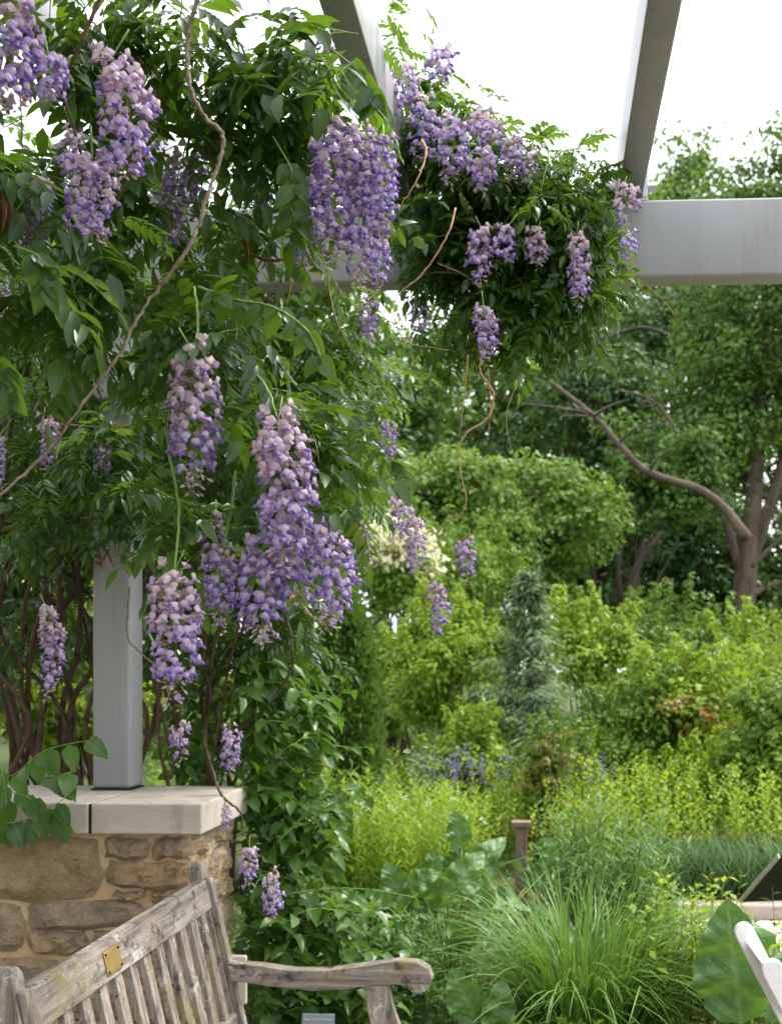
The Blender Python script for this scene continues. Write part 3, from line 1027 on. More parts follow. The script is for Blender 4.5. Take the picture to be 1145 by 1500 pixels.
for i in near_i:
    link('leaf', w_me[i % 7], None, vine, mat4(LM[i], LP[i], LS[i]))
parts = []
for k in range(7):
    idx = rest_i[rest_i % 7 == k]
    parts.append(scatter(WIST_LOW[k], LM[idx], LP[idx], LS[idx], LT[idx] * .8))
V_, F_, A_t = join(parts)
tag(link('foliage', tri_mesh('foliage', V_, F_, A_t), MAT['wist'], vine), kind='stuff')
V_, F_, A_t = join(shoots_g)
tag(link('shoots', tri_mesh('shoots', V_, F_, A_t), MAT['shoot'], vine), kind='stuff')


# --- woody stems
def stem(pts, r0, r1, mat, Ys=None, nm='stem', sides=6, wob=.15):
    P = [W(*p) for p in pts]
    pth = smooth_path(P, 9)
    pth[1:-1] += rng.normal(size=(len(pth) - 2, 3)) * r0 * .22
    V, F, A = tube(pth, r0, r1, sides, wob)
    return link(nm, tri_mesh(nm, V, F, A), MAT[mat], vine)


stem([(296, -20, 2.5), (283, 20, 2.5), (275, 65, 2.5), (278, 125, 2.48), (300, 172, 2.47), (325, 196, 2.45), (322, 232, 2.44), (300, 300, 2.42), (278, 360, 2.4), (238, 415, 2.39), (200, 470, 2.37), (172, 525, 2.34), (118, 595, 2.32), (70, 662, 2.3), (-10, 735, 2.25)], .0056, .0026, 'vine', wob=.45)
stem([(300, 480, 2.9), (330, 550, 2.9), (385, 610, 2.9), (415, 660, 2.9)], .005, .004, 'vine_dark')
stem([(150, -10, 2.3), (120, 60, 2.3), (95, 130, 2.35), (118, 220, 2.4), (128, 300, 2.45)], .004, .003, 'vine_dark')
for k in range(26):
    x0 = -40 + 250 * rng.random()
    Y0 = 4.75 + .35 * rng.random()
    pts = [(x0, 1175, Y0)]
    for j in range(6):
        x0 += 45 * rng.normal()
        x0 = min(max(x0, -60), 420)
        pts.append((x0, 1175 - (j + 1) * 125, Y0 + .1 * rng.normal()))
    stem(pts, .009 + .008 * rng.random(), .006, 'vine_dark', sides=5)
for k in range(12):
    x0 = 215 + 150 * rng.random()
    Y0 = 4.8 + .3 * rng.random()
    pts = [(x0, 1150 + 80 * rng.random(), Y0)]
    for j in range(5):
        x0 += 30 * rng.normal()
        pts.append((x0, pts[-1][1] - 110, Y0 + .08 * rng.normal()))
    stem(pts, .007 + .004 * rng.random(), .004, 'vine_dark', sides=5)
stem([(325, 1090, 4.75), (390, 1035, 4.7), (425, 985, 4.65), (428, 945, 4.6), (420, 900, 4.6)], .006, .005, 'vine_dark')
stem([(190, 860, 4.42), (187, 930, 4.4), (200, 950, 4.4), (228, 975, 4.45)], .004, .003, 'vine')
stem([(300, 1090, 4.3), (312, 1130, 4.25), (325, 1165, 4.1), (352, 1190, 4.2), (355, 1215, 4.2)], .005, .004, 'vine_dark')
stem([(60, 620, 4.3), (170, 625, 4.2), (215, 610, 4.2)], .003, .002, 'tendril')
for pts, r in (([(618, 205, 3.7), (624, 225, 3.65), (610, 265, 3.6), (585, 305, 3.6)], .006), ([(667, 305, 3.75), (655, 345, 3.7), (620, 400, 3.7), (583, 432, 3.7), (577, 460, 3.68), (595, 500, 3.7), (657, 513, 3.7)], .0045),
               ([(480, 365, 3.5), (482, 420, 3.5), (495, 475, 3.45), (516, 511, 3.45)], .004), ([(707, 515, 3.95), (703, 545, 3.95), (722, 575, 3.93), (714, 612, 3.92), (682, 635, 3.9), (671, 670, 3.9), (682, 740, 3.9), (650, 768, 3.92), (605, 790, 4.0)], .0065),
               ([(590, 420, 4.3), (600, 500, 4.25), (620, 596, 4.2)], .003), ([(945, 418, 4.4), (975, 445, 4.3), (1006, 488, 4.3)], .0025), ([(765, 545, 4.2), (742, 605, 4.15), (750, 660, 4.15), (790, 732, 4.1)], .0025),
               ([(685, 520, 4.0), (680, 580, 4.0), (672, 640, 4.0)], .004), ([(715, 540, 3.9), (718, 600, 3.9), (712, 655, 3.88)], .0025), ([(830, 415, 4.1), (868, 420, 4.1), (880, 440, 4.1), (872, 452, 4.1)], .003),
               ([(410, 360, 4.0), (428, 400, 4.0), (420, 450, 4.0)], .005), ([(640, 385, 4.1), (690, 410, 4.1), (740, 470, 4.1)], .003)):
    stem(pts, r * .72, r * .22, 'tendril', nm='tendril', wob=.4)
for pts in ([(250, 560, 2.9), (245, 640, 2.8), (262, 740, 2.55), (256, 840, 2.45)], [(285, 420, 2.6), (290, 470, 2.55), (284, 520, 2.5)], [(330, 510, 2.6), (385, 560, 2.52), (408, 615, 2.45)], [(345, 690, 2.7), (340, 740, 2.65), (326, 805, 2.6)],
            [(290, 420, 2.6), (350, 440, 2.6), (400, 450, 2.55), (450, 485, 2.5), (480, 545, 2.5)]):
    stem(pts, .0034, .0026, 'shoot', nm='stalk')


# single big leaf with paired leaflets reaching out to the right, and bright young leaves at the frame's left
PAIR = []
for path, n_, sz_ in (([(300, 425, 2.6), (350, 440, 2.6), (400, 450, 2.55), (450, 485, 2.5), (482, 560, 2.5)], 7, .062), ([(-15, 500, 2.2), (5, 540, 2.2), (20, 590, 2.2)], 4, .06), ([(20, 360, 2.3), (60, 380, 2.3), (70, 440, 2.3)], 5, .062), ([(400, 200, 2.8), (430, 260, 2.75), (425, 330, 2.75)], 5, .068), ([(470, 60, 2.9), (530, 110, 2.85), (560, 170, 2.85)], 6, .066)):
    p = smooth_path([W(*q) for q in path], 6)
    V, F, A = tube(p, .002, .0012, 4)
    link('stalk', tri_mesh('stalk', V, F, A), MAT['shoot'], vine)
    for j in range(n_):
        i = 4 + int((j + .2) / n_ * (len(p) - 5))
        t = unit(p[i] - p[i - 1])
        for sd_ in (-1, 1):
            ax = np.array([sd_ * .7, -.15, -.75]) + .3 * t + .15 * rng.normal(size=3)
            PAIR.append((p[i], ax, np.array([-sd_ * .3, -.8, .5]) + .2 * rng.normal(size=3), sz_ * (.85 + .3 * rng.random())))
lme = [tri_mesh('leaf', *t[:2], att=t[2] + np.array([.55, 0, 0])) for t in OVATE]
for m_ in lme:
    m_.materials.append(MAT['wist'])
for i, (p, ax, nm_, sz_) in enumerate(PAIR):
    link('leaflet', lme[i % 4], None, vine, mat4(frames(ax[None], nm_[None])[0], p, sz_))


# --- flower clusters
def floret_tm(age, seed, bud=False):
    g = np.random.default_rng(seed)
    parts = []
    V, F, A = tube(np.array([[0, -.012, .003], [0, -.005, .002], [0, 0, 0]]), .0009, .0008, 3)
    A[:] = (.0, .0, .35)
    parts.append((V, F, A))
    if bud:
        rows = [(0, .001), (.004, .0032), (.010, .0036), (.015, .0008)]
        V, A = [], []
        for y, r in rows:
            for k in range(5):
                a = 2 * PI * k / 5
                V.append((r * math.cos(a), y, r * math.sin(a) * .8 - .10 * y))
                A.append((.15 + y * 25 * age, age * .6, .12))
        F = []
        for i in range(3):
            for k in range(5):
                a, b = i * 5 + k, i * 5 + (k + 1) % 5
                F += [(a, b, b + 5), (a, b + 5, a + 5)]
        parts.append((np.array(V), np.array(F), np.array(A)))
        return join(parts)
    # calyx
    V, F, A = tube(np.array([[0, -.001, 0], [0, .004, 0]]), .0016, .0031, 5)
    A[:] = (.25, .1 + age * .4, .1)
    parts.append((V, F, A))
    # banner: broad cupped petal standing up behind
    V, A = [], []
    for j, (z, w) in enumerate(((.0005, .0035), (.0055, .0095), (.011, .0105), (.0155, .0045))):
        for i in range(5):
            s = (i - 2) / 2
            x = w * s
            y = .0045 + .0045 * (1 - s * s) - .25 * max(0, z - .004) * (1 + .5 * j / 3) - .0022 * abs(s) + .0012 * (g.random() - .5)
            V.append((x, y, z * (1 - .15 * s * s) + .0008 * (g.random() - .5)))
            A.append((.10 + .3 * (abs(s) > .8) + .25 * (j == 3), age, .75 if (i == 2 and j == 1) else 0))
    F = []
    for j in range(3):
        for i in range(4):
            a = j * 5 + i
            F += [(a, a + 1, a + 6), (a, a + 6, a + 5)]
    parts.append((np.array(V), np.array(F), np.array(A)))
    # wings and keel: two forward lobes
    for s in (-1, 1):
        V = [(0, .004, .001), (s * .0055, .008, .0015), (s * .0065, .013, -.0015), (s * .002, .0175, -.004), (0, .0135, .0022), (0, .008, .003), (s * .003, .010, -.0045), (0, .013, -.005)]
        F = [(0, 1, 5), (1, 2, 4), (1, 4, 5), (2, 3, 4), (0, 6, 1), (1, 6, 2), (6, 7, 3), (6, 3, 2), (0, 7, 6)]
        if s < 0:
            F = [(a, c, b) for a, b, c in F]
        A = [(.6, age, 0), (.75, age, 0), (.95, age, 0), (1, age, 0), (.8, age, 0), (.6, age, .2), (.9, age, 0), (1, age, 0)]
        parts.append((np.array(V), np.array(F), np.array(A, float)))
    return join(parts)


AGES = [.05, .3, .55, .8, 1.0]
FLOR = [[floret_tm(a, 10 * i + j) for j in range(2)] for i, a in enumerate(AGES)]
BUDS = [floret_tm(a, 77, True) for a in (.2, .7)]
fl_me = {}


def fl_mesh(key, tm):
    if key not in fl_me:
        fl_me[key] = tri_mesh('floret', *tm[:2], att=tm[2])
        fl_me[key].materials.append(MAT['floret'])
    return fl_me[key]


n_single = [0]


def raceme(px, y0, y1, w, Y, fresh=.0, bend=.0, label=None):
    a, b = np.array(W(px, y0, Y)), np.array(W(px + bend, y1, Y))
    Rd = w / 2 * Y / FPX * 1.14
    L = np.linalg.norm(b - a)
    ts = np.linspace(0, 1, 9)[:, None]
    sway = rng.normal(size=3) * .012 * np.array([1, 1, 0])
    ax = a + (b - a) * ts + np.sin(ts * PI) * sway
    top = a + np.array([.02 * rng.normal(), .02 * rng.normal(), .05])
    body = tube(np.concatenate([smooth_path([top, a], 2)[:-1], ax]), .0022, .0009, 4)
    fc = link('flower_cluster', tri_mesh('flower_cluster', *body[:2], att=body[2]), MAT['shoot'], vine)
    if label:
        fc['label'] = label
    n = int(max(18, (33 if w > 45 else 17) * L / max(Rd, .02)))
    sc = Rd / (.053 if w > 45 else .041)
    single = w > 70 and n_single[0] + n <= 340
    if single:
        n_single[0] += n
    groups = {}
    for k in range(n):
        s = (k + .5) / n
        th = k * 2.39996 + .4 * rng.normal()
        prof = (.72 + .28 * min(1, s * 5)) * (1 - .55 * max(0, (s - .6) / .4) ** 1.4)
        rad = np.array([math.cos(th), math.sin(th), 0.0])
        q = s * 8
        i = min(7, int(q))
        p = ax[i] * (1 - (q - i)) + ax[i + 1] * (q - i)
        out = Rd * prof * (.55 + .5 * rng.random() ** .7) - .012 * sc
        pos = p + rad * max(out, .004) + np.array([0, 0, .012 * rng.normal() * sc])
        d = rad + np.array([0, 0, -.25 + .28 * rng.normal()]) + .25 * rng.normal(size=3)
        nrm_ = np.array([0, 0, 1.0]) + .25 * rng.normal(size=3)
        age = np.clip(.12 + fresh + 1.05 * s + .16 * rng.normal(), 0, 1)
        if s > .88 or (s > .78 and rng.random() < .4):
            key = ('bud', 1 if rng.random() < .6 else 0)
            tm = BUDS[key[1]]
        else:
            ai = min(4, int(age * 5))
            key = (ai, k % 2)
            tm = FLOR[ai][k % 2]
        groups.setdefault(key, (tm, []))[1].append((pos, d, nrm_, sc * (.82 + .3 * rng.random()) * (1 - .25 * s * s)))
    parts = []
    for key, (tm, lst) in groups.items():
        P = np.array([q[0] for q in lst])
        M = frames(np.array([q[1] for q in lst]), np.array([q[2] for q in lst]))
        S = np.array([q[3] for q in lst])
        if single:
            for i in range(len(P)):
                o = link('floret', fl_mesh(key, tm), None, None, mat4(M[i], P[i], S[i]))
                o.parent = fc
        else:
            parts.append(scatter(tm, M, P, S, np.zeros(len(P))))
    if parts:
        V, F, A = join(parts)
        o = link('florets', tri_mesh('florets', V, F, A), MAT['floret'])
        o.parent = fc
        o['kind'] = 'stuff'


for q in RAC:
    raceme(*q)

# --- twin seed pods, dry
for pts in ([(352, 350, 3.1), (362, 362, 3.1), (364, 385, 3.1)], [(368, 372, 3.1), (385, 380, 3.1), (402, 382, 3.1), (418, 380, 3.1)], [(5, 280, 2.4), (8, 310, 2.4), (4, 340, 2.4)], [(13, 285, 2.42), (17, 315, 2.42), (14, 348, 2.42)], [(300, 490, 2.7), (296, 510, 2.7), (294, 530, 2.7)], [(152, 800, 4.38), (160, 815, 4.38), (168, 832, 4.38)], [(146, 808, 4.38), (148, 822, 4.38), (150, 836, 4.38)]):
    p = smooth_path([W(*q) for q in pts], 5)
    V, F, A = tube(p, .007, .004, 6)
    nr = len(p)
    for i in range(nr):
        k = math.sin(PI * (i + .3) / (nr - .4)) ** .6 * (1 + .15 * math.sin(i * 2.2))
        V[i * 6:(i + 1) * 6] = p[i] + (V[i * 6:(i + 1) * 6] - p[i]) * k
    A[:, 0] = rng.random(len(A))
    link('seed_pod', tri_mesh('seed_pod', V, F, A), MAT['dead'], vine)


# ================================================================== LEAFY SHOOTS OF OTHER CLIMBERS
def ovate_plant(root, items, mat, name='leaf', single=300):
    """items: arrays P, axis, normal, size"""
    P, Ax, Nm, S = [np.array(x) for x in items]
    M = frames(Ax, Nm)
    mes = []
    for t in OVATE:
        me = tri_mesh(name, *t[:2], att=t[2] + np.array([.25, 0, 0]))
        me.materials.append(mat)
        mes.append(me)
    idx = np.argsort(-(S / P[:, 1]))
    for i in idx[:single]:
        link(name, mes[i % 4], None, root, mat4(M[i], P[i], S[i]))
    rest = idx[single:]
    if len(rest):
        parts = [scatter(OVATE[k], M[rest[rest % 4 == k]], P[rest[rest % 4 == k]], S[rest[rest % 4 == k]], .1 + .6 * rng.random((rest % 4 == k).sum())) for k in range(4)]
        V, F, A = join(parts)
        tag(link('foliage', tri_mesh('foliage', V, F, A), mat, root), kind='stuff')


# twig with broad leaves overhanging the left cap
tw = thing('leafy_twig_climber', W(-20, 1120, 4.2) * 1.0, 'leafy green twig with broad pointed leaves drooping over the pale cap', 'climber')
tw.location.z = 0
P_, A1, N1, S1 = [], [], [], []
twigs = []
for path, n in (([(-40, 1150, 4.1), (20, 1135, 4.02), (65, 1100, 3.98), (140, 1082, 3.95)], 10), ([(-30, 1165, 4.0), (10, 1160, 3.96), (45, 1170, 3.93), (80, 1200, 3.92)], 8), ([(-30, 1200, 3.96), (20, 1205, 3.93), (60, 1190, 3.92), (95, 1170, 3.92)], 7), ([(60, 1140, 3.96), (85, 1135, 3.93), (110, 1130, 3.92)], 4), ([(-30, 1090, 4.1), (0, 1120, 4.0), (10, 1180, 3.93)], 6)):
    p = smooth_path([W(*q) for q in path], 6)
    twigs.append(tube(p, .0022, .0012, 4))
    for j in range(n):
        i = int((j + .6) / n * (len(p) - 1))
        t = unit(p[min(i + 1, len(p) - 1)] - p[max(i - 1, 0)])
        P_.append(p[i])
        A1.append(t * .5 + np.array([.25 * rng.normal(), -.25 + .2 * rng.normal(), -.75 + .3 * rng.normal()]))
        N1.append(np.array([.3 * rng.normal(), -.9, .6]))
        S1.append(.090 + .035 * rng.random())
V, F, A = join(twigs)
link('twig', tri_mesh('twig', V, F, A), MAT['shoot'], tw)
ovate_plant(tw, (P_, A1, N1, S1), MAT['climb'])

# shrubby climber at the wall's end
sc_ = thing('climbing_shrub', (W(400, 1400, 4.75).x, 4.75, 0), 'glossy-leaved climbing shrub filling the gap beside the wall end', 'climbing shrub')
P_, A1, N1, S1 = [], [], [], []
twigs = []
for px, py, Y, rx, ry, rY, n in ((390, 1010, 4.9, 60, 80, .25, 34), (440, 1060, 4.85, 40, 60, .2, 22), (400, 1150, 4.8, 70, 60, .25, 40), (460, 1180, 4.75, 50, 40, .2, 18), (400, 1250, 4.75, 60, 60, .22, 36),
                                 (400, 1350, 4.7, 60, 60, .25, 40), (470, 1330, 4.7, 60, 50, .2, 26), (410, 1460, 4.7, 70, 60, .25, 44), (520, 1440, 4.7, 60, 60, .2, 26), (300, 1100, 5.0, 60, 60, .2, 14), (560, 1380, 4.9, 40, 40, .2, 12)):
    c, r = ell(px, py, Y, rx, ry, rY)
    for p in pick(n, c, r):
        d = np.array([.5 + .6 * rng.normal(), -.3 + .5 * rng.normal(), .4 + .3 * rng.normal()])
        k = 6
        L = .26 * (.7 + .7 * rng.random())
        pts = [p]
        for i in range(k):
            d = d + np.array([.03, 0, -.16]) + .12 * rng.normal(size=3)
            pts.append(pts[-1] + unit(d) * L / k)
        pts = np.array(pts) - (np.array(pts[3]) - p)
        twigs.append(tube(pts, .002, .001, 3))
        for i in range(1, k + 1):
            t = unit(pts[i] - pts[i - 1])
            sd = unit(np.cross(t, np.array([0, 0, 1.0]))) * (1 if i % 2 else -1)
            P_.append(pts[i])
            A1.append(sd * .8 + t * .5 + np.array([0, 0, -.35 * rng.random()]))
            N1.append(np.array([0, -.35, 1.0]) + .35 * rng.normal(size=3))
            S1.append(.062 + .034 * rng.random())
# long wandering green shoots
for path in ([(440, 1200, 4.7), (500, 1172, 4.5), (560, 1135, 4.4), (600, 1100, 4.35), (612, 1090, 4.35)], [(420, 1310, 4.5), (480, 1302, 4.45), (540, 1303, 4.4), (610, 1315, 4.4)], [(640, 1330, 4.9), (690, 1290, 4.9), (740, 1265, 4.9), (790, 1250, 4.9)], [(405, 1235, 4.5), (440, 1200, 4.5), (480, 1155, 4.5), (515, 1125, 4.5)]):
    p = smooth_path([W(*q) for q in path], 6)
    twigs.append(tube(p, .003, .0014, 4))
    for i in range(2, len(p), 2):
        t = unit(p[i] - p[i - 1])
        P_.append(p[i])
        A1.append(np.array([.4 * rng.normal(), -.2, -.6 + .8 * rng.random()]) + .4 * t)
        N1.append(np.array([.3 * rng.normal(), -.7, .8]))
        S1.append(.040 + .02 * rng.random())
V, F, A = join(twigs)
tag(link('twigs', tri_mesh('twigs', V, F, A), MAT['shoot'], sc_), kind='stuff')
ovate_plant(sc_, (P_, A1, N1, S1), MAT['climb'])


# ================================================================== GARDEN PLANTS
def blade_clump(loc, n, L, spread, width, arch, seed=0):
    g = np.random.default_rng(seed)
    parts = []
    k = 7
    V, F, A = [], [], []
    for b in range(n):
        az = g.random() * 2 * PI
        out = spread * (.15 + .85 * g.random())
        ln = L * (.6 + .5 * g.random())
        d = np.array([math.cos(az) * .35 * out, math.sin(az) * .35 * out, 1.0])
        p = np.array(loc) + np.array([math.cos(az), math.sin(az), 0]) * .26 * g.random() ** .7
        hz = np.array([math.cos(az + .4 * g.normal()), math.sin(az + .4 * g.normal()), 0])
        sd = np.array([-hz[1], hz[0], 0])
        tw_ = .5 * g.normal()
        base = len(V)
        for i in range(k + 1):
            t = i / k
            w = width * (1 - t ** 2.2) * .5 + .0004
            sdd = sd * math.cos(tw_ * t) + np.array([0, 0, 1]) * math.sin(tw_ * t)
            V += [p - sdd * w, p + sdd * w]
            A += [(g.random() * .3 + .5 * t, 1, 0)] * 2
            d = unit(d)
            p = p + d * ln / k
            d = d + hz * out * arch * (t + .12) + np.array([0, 0, -arch * out * 1.0 * t])
        for i in range(k):
            a = base + 2 * i
            F += [(a, a + 1, a + 3), (a, a + 3, a + 2)]
    return np.array(V), np.array(F), np.array(A)


gb = W(850, 1500, 4.95)
gr = thing('ornamental_grass', (gb.x, 4.95, 0), 'large arching clump of fine-bladed ornamental grass in front of the path', 'grass clump')
V, F, A = blade_clump((gb.x, 4.95, 0), 850, .80, 1.35, .0105, .60, 3)
tag(link('blades', tri_mesh('blades', V, F, A), MAT['grass'], gr), kind='stuff')
gb2 = W(575, 1440, 5.3)
gr2 = thing('ornamental_grass', (gb2.x, 5.3, 0), 'small tuft of strap-leaved grass behind the bench arm', 'grass clump')
V, F, A = blade_clump((gb2.x, 5.3, 0), 120, .55, 1.2, .011, .7, 5)
tag(link('blades', tri_mesh('blades', V, F, A), MAT['grass'], gr2), kind='stuff')

# broad toothed leaves (each one a part)
BROAD = [leaf_tm(1, .66 + .06 * (i % 2), .30 + .16 * i, .15 + .18 * i, 18, .40, .10 * i, serr=.045, wave=.34, wf=1.1) for i in range(4)]
b_me = []
for t in BROAD:
    me = tri_mesh('leaf', *t[:2], att=t[2] + np.array([.3, 0, 0]))
    me.materials.append(MAT['big'])
    b_me.append(me)


def broad_plant(px, py, Y, label, leaves):
    b = W(px, py, Y)
    root = thing('broad_leaf_plant', (b.x, Y, 0), label, 'plant')
    for i, (lx, ly, tx, ty, Yl, nx, ny, nz) in enumerate(leaves):
        p, q = W(lx, ly, Yl), W(tx, ty, Yl)
        ax = np.array(q - p)
        s = np.linalg.norm(ax)
        M = frames(ax[None], np.array([[nx, ny, nz]], float))[0]
        lf = link('leaf', b_me[i % 4], None, root, mat4(M, p, s))
        V, F, A = tube(smooth_path([Vector((b.x + .04 * rng.normal(), Y, 0)), (Vector((b.x, Y, 0)) + p) / 2 + Vector((0, 0, .06)), p], 5), .006, .004, 5)
        link('leaf_stalk', tri_mesh('leaf_stalk', V, F, A), MAT['shoot'], root)


broad_plant(660, 1420, 5.5, 'broad toothed-leaf plant rising between the feathery perennials and the grass', [
    (676, 1244, 666, 1188, 5.5, .1, -.9, .3), (650, 1330, 628, 1262, 5.3, -.5, -.7, .3), (655, 1310, 706, 1252, 5.35, .4, -.8, .5), (690, 1300, 720, 1225, 5.6, -.3, -.9, .2), (590, 1330, 566, 1262, 5.5, .2, -.9, .4),
    (660, 1390, 712, 1342, 5.15, -.5, -.6, .7), (640, 1350, 600, 1370, 5.2, 0, -.5, .9), (690, 1330, 760, 1300, 5.5, .1, -.5, .9), (620, 1310, 640, 1246, 5.6, .4, -.8, .2), (700, 1360, 750, 1395, 5.3, .2, -.6, .8),
    (620, 1380, 560, 1420, 5.2, -.2, -.6, .8), (660, 1350, 690, 1400, 5.1, .1, -.8, .5), (650, 1290, 676, 1240, 5.55, -.2, -.9, .4), (600, 1300, 640, 1275, 5.2, .3, -.8, .5), (570, 1330, 540, 1300, 5.3, .1, -.8, .5), (720, 1330, 700, 1290, 5.2, -.2, -.9, .3), (800, 1275, 806, 1228, 5.9, .3, -.9, .2), (770, 1300, 800, 1262, 5.9, -.3, -.9, .4)])
broad_plant(1085, 1600, 4.3, 'large dark serrated leaf standing behind the white folding chair', [
    (1085, 1500, 1062, 1322, 4.3, -.25, -.9, .2), (1105, 1480, 1112, 1330, 4.45, .75, -.5, .3), (1130, 1500, 1150, 1390, 4.5, .3, -.8, .5)])
broad_plant(430, 1480, 5.0, 'broad dark leaves low in the shade behind the bench arm', [
    (440, 1480, 420, 1370, 4.95, .2, -.9, .3), (470, 1470, 470, 1390, 5.0, -.2, -.9, .3), (510, 1460, 540, 1380, 5.0, .3, -.8, .4)])
broad_plant(690, 1500, 4.6, 'pale broad leaves half hidden under the arching grass', [(700, 1500, 660, 1420, 4.55, -.2, -.8, .6), (720, 1510, 740, 1440, 4.55, .3, -.8, .5)])


def upright_plants(root, spots, H, leaf_len, mat, seed, per=26, lean_=.15, tm=NARROW, lw=1.0, up=.6):
    g = np.random.default_rng(seed)
    st_, P, Ax, Nm, S, T = [], [], [], [], [], []
    for (x, y) in spots:
        h = H * (.72 + .4 * g.random())
        tip = np.array([x + lean_ * h * g.normal(), y + lean_ * h * g.normal(), h])
        b = np.array([x, y, 0.0])
        mid = (b + tip) / 2 + .03 * g.normal(size=3)
        p = smooth_path([b, mid, tip], 3)
        st_.append(tube(p, .0035, .0015, 3))
        tt = .3 * g.random()
        for j in range(per):
            t = .25 + .75 * j / per
            i = t * (len(p) - 1)
            k = min(len(p) - 2, int(i))
            q = p[k] + (p[k + 1] - p[k]) * (i - k)
            az = j * 2.4 + g.random()
            P.append(q)
            Ax.append((math.cos(az), math.sin(az), up + .5 * g.normal() * .5 + .5 * t))
            Nm.append((0, 0, 1))
            S.append(leaf_len * (.7 + .5 * g.random()) * (1.1 - .45 * t))
            T.append(tt + .55 * t * g.random() + .1)
    P, Ax, Nm = np.array(P), np.array(Ax), np.array(Nm, float) + .2 * g.normal(size=(len(P), 3))
    V, F, A = join([scatter(tm, frames(Ax, Nm), P, np.array(S), np.array(T)), join(st_)])
    return tag(link('foliage', tri_mesh('foliage', V, F, A), mat, root), kind='stuff')


def clump_spots(px, py, Y, rx, rY, n):
    b = W(px, py, Y)
    a = rng.random(n) * 2 * PI
    r = rng.random(n) ** .5
    return b, np.stack([b.x + np.cos(a) * r * rx, Y + np.sin(a) * r * rY], axis=1)


for px, Y, H, lab_, n in ((500, 7.6, .86, 'feathery yellow-green perennial clump beside the climbing shrub', 70), (570, 7.3, .82, 'feathery yellow-green perennial clump behind the broad-leaf plant', 70), (640, 7.9, .74, 'feathery yellow-green perennial clump below the violet flower spikes', 60)):
    b, sp_ = clump_spots(px, 1300, Y, .34, .4, n)
    t_ = thing('feathery_perennial', (b.x, Y, 0), lab_, 'perennial', 'feathery perennials')
    upright_plants(t_, sp_, H, .10, MAT['feather'], int(px), per=44)
    blo = []
    for k in range(7):
        q = np.array([b.x + .3 * rng.normal(), Y - .25 + .2 * rng.normal(), H * (.85 + .2 * rng.random())])
        n_ = 14
        P = q + rng.normal(size=(n_, 3)) * .010
        blo.append(scatter(LEAF2, frames(rand_dir(n_), rand_dir(n_, .5)), P, .016 * np.ones(n_), rng.random(n_)))
    V, F, A = join(blo)
    tag(link('blossoms', tri_mesh('blossoms', V, F, A), MAT['white_fl'], t_), kind='stuff')
for px, Y, H, lab_, n in ((835, 6.4, .82, 'dark-leaved upright perennial with pale growing tips beside the timber post', 26), (880, 6.1, .80, 'dark-leaved upright perennial behind the arching grass', 26), (945, 5.9, .78, 'dark-leaved upright perennial at the end of the kerb', 22)):
    b, sp_ = clump_spots(px, 1350, Y, .18, .2, n)
    t_ = thing('upright_perennial', (b.x, Y, 0), lab_, 'perennial', 'dark-leaved upright perennials')
    upright_plants(t_, sp_, H, .115, MAT['peren'], int(px), per=30)
for px, Y, lab_ in ((470, 4.95, 'low leafy perennial under the bench arm beside the name plate'), (560, 5.0, 'low leafy perennial below the scrolled end of the bench arm'), (990, 5.0, 'bright leafy perennial between the grass clump and the serrated leaf'), (1040, 4.9, 'bright leafy perennial right in front of the serrated leaf'), (1010, 5.6, 'bright leafy perennial growing over the kerb end'), (1130, 4.7, 'leafy perennial behind the folding chair'), (790, 4.45, 'low leafy perennial under the near edge of the arching grass'), (900, 4.4, 'low leafy perennial at the foot of the arching grass')):
    b, sp_ = clump_spots(px, 1450, Y, .20, .18, 22)
    t_ = thing('leafy_perennial', (b.x, Y, 0), lab_, 'perennial', 'low leafy perennials')
    upright_plants(t_, sp_, (.22 if 700 < px < 950 else .52) if px < 960 else .62, .085, MAT['peren' if px < 600 else 'meadow'], int(px) + 3, per=16, tm=LEAF4, up=.15)
for px, Y, lab_, n in ((650, 9.2, 'violet flower spikes in front of the yellow-green shrub', 26), (705, 9.2, 'violet flower spikes behind the broad pale leaf', 22), (885, 8.6, 'blue-violet flower spikes rising from the meadow', 9)):
    b, sp_ = clump_spots(px, 1250, Y, .28, .2, n)
    t_ = thing('salvia_clump', (b.x, Y, 0), lab_, 'flower clump', 'violet flower clumps')
    upright_plants(t_, sp_, .66, .07, MAT['meadow'], int(px), per=24, tm=LEAF4)
    P = []
    for (x, y) in sp_:
        h = .62 + .12 * rng.random()
        k = 15
        z = h + .26 * rng.random(k)
        P.append(np.stack([x + .012 * rng.normal(size=k), y + .012 * rng.normal(size=k), z], axis=1))
    P = np.concatenate(P)
    V, F, A = scatter(LEAF2, frames(rand_dir(len(P)), rand_dir(len(P), .5)), P, .022 * np.ones(len(P)), rng.random(len(P)))
    tag(link('flower_spikes', tri_mesh('flower_spikes', V, F, A), MAT['salvia'], t_), kind='stuff')

# meadow: a continuous ground cover
g = np.random.default_rng(5)


def meadow(name, label, n, xr, yr, H, leaf, mat, per, tm, skip=None, seed=1, up=.6):
    X = xr[0] + (xr[1] - xr[0]) * g.random(n)
    Yy = yr[0] + (yr[1] - yr[0]) * g.random(n)
    sp_ = [(x, y) for x, y in zip(X, Yy) if not (skip and skip(x, y))]
    o = upright_plants(None, sp_, H, leaf, mat, seed, per, tm=tm, up=up)
    o.name = name
    tag(o, label, 'ground cover', kind='stuff')
    return o


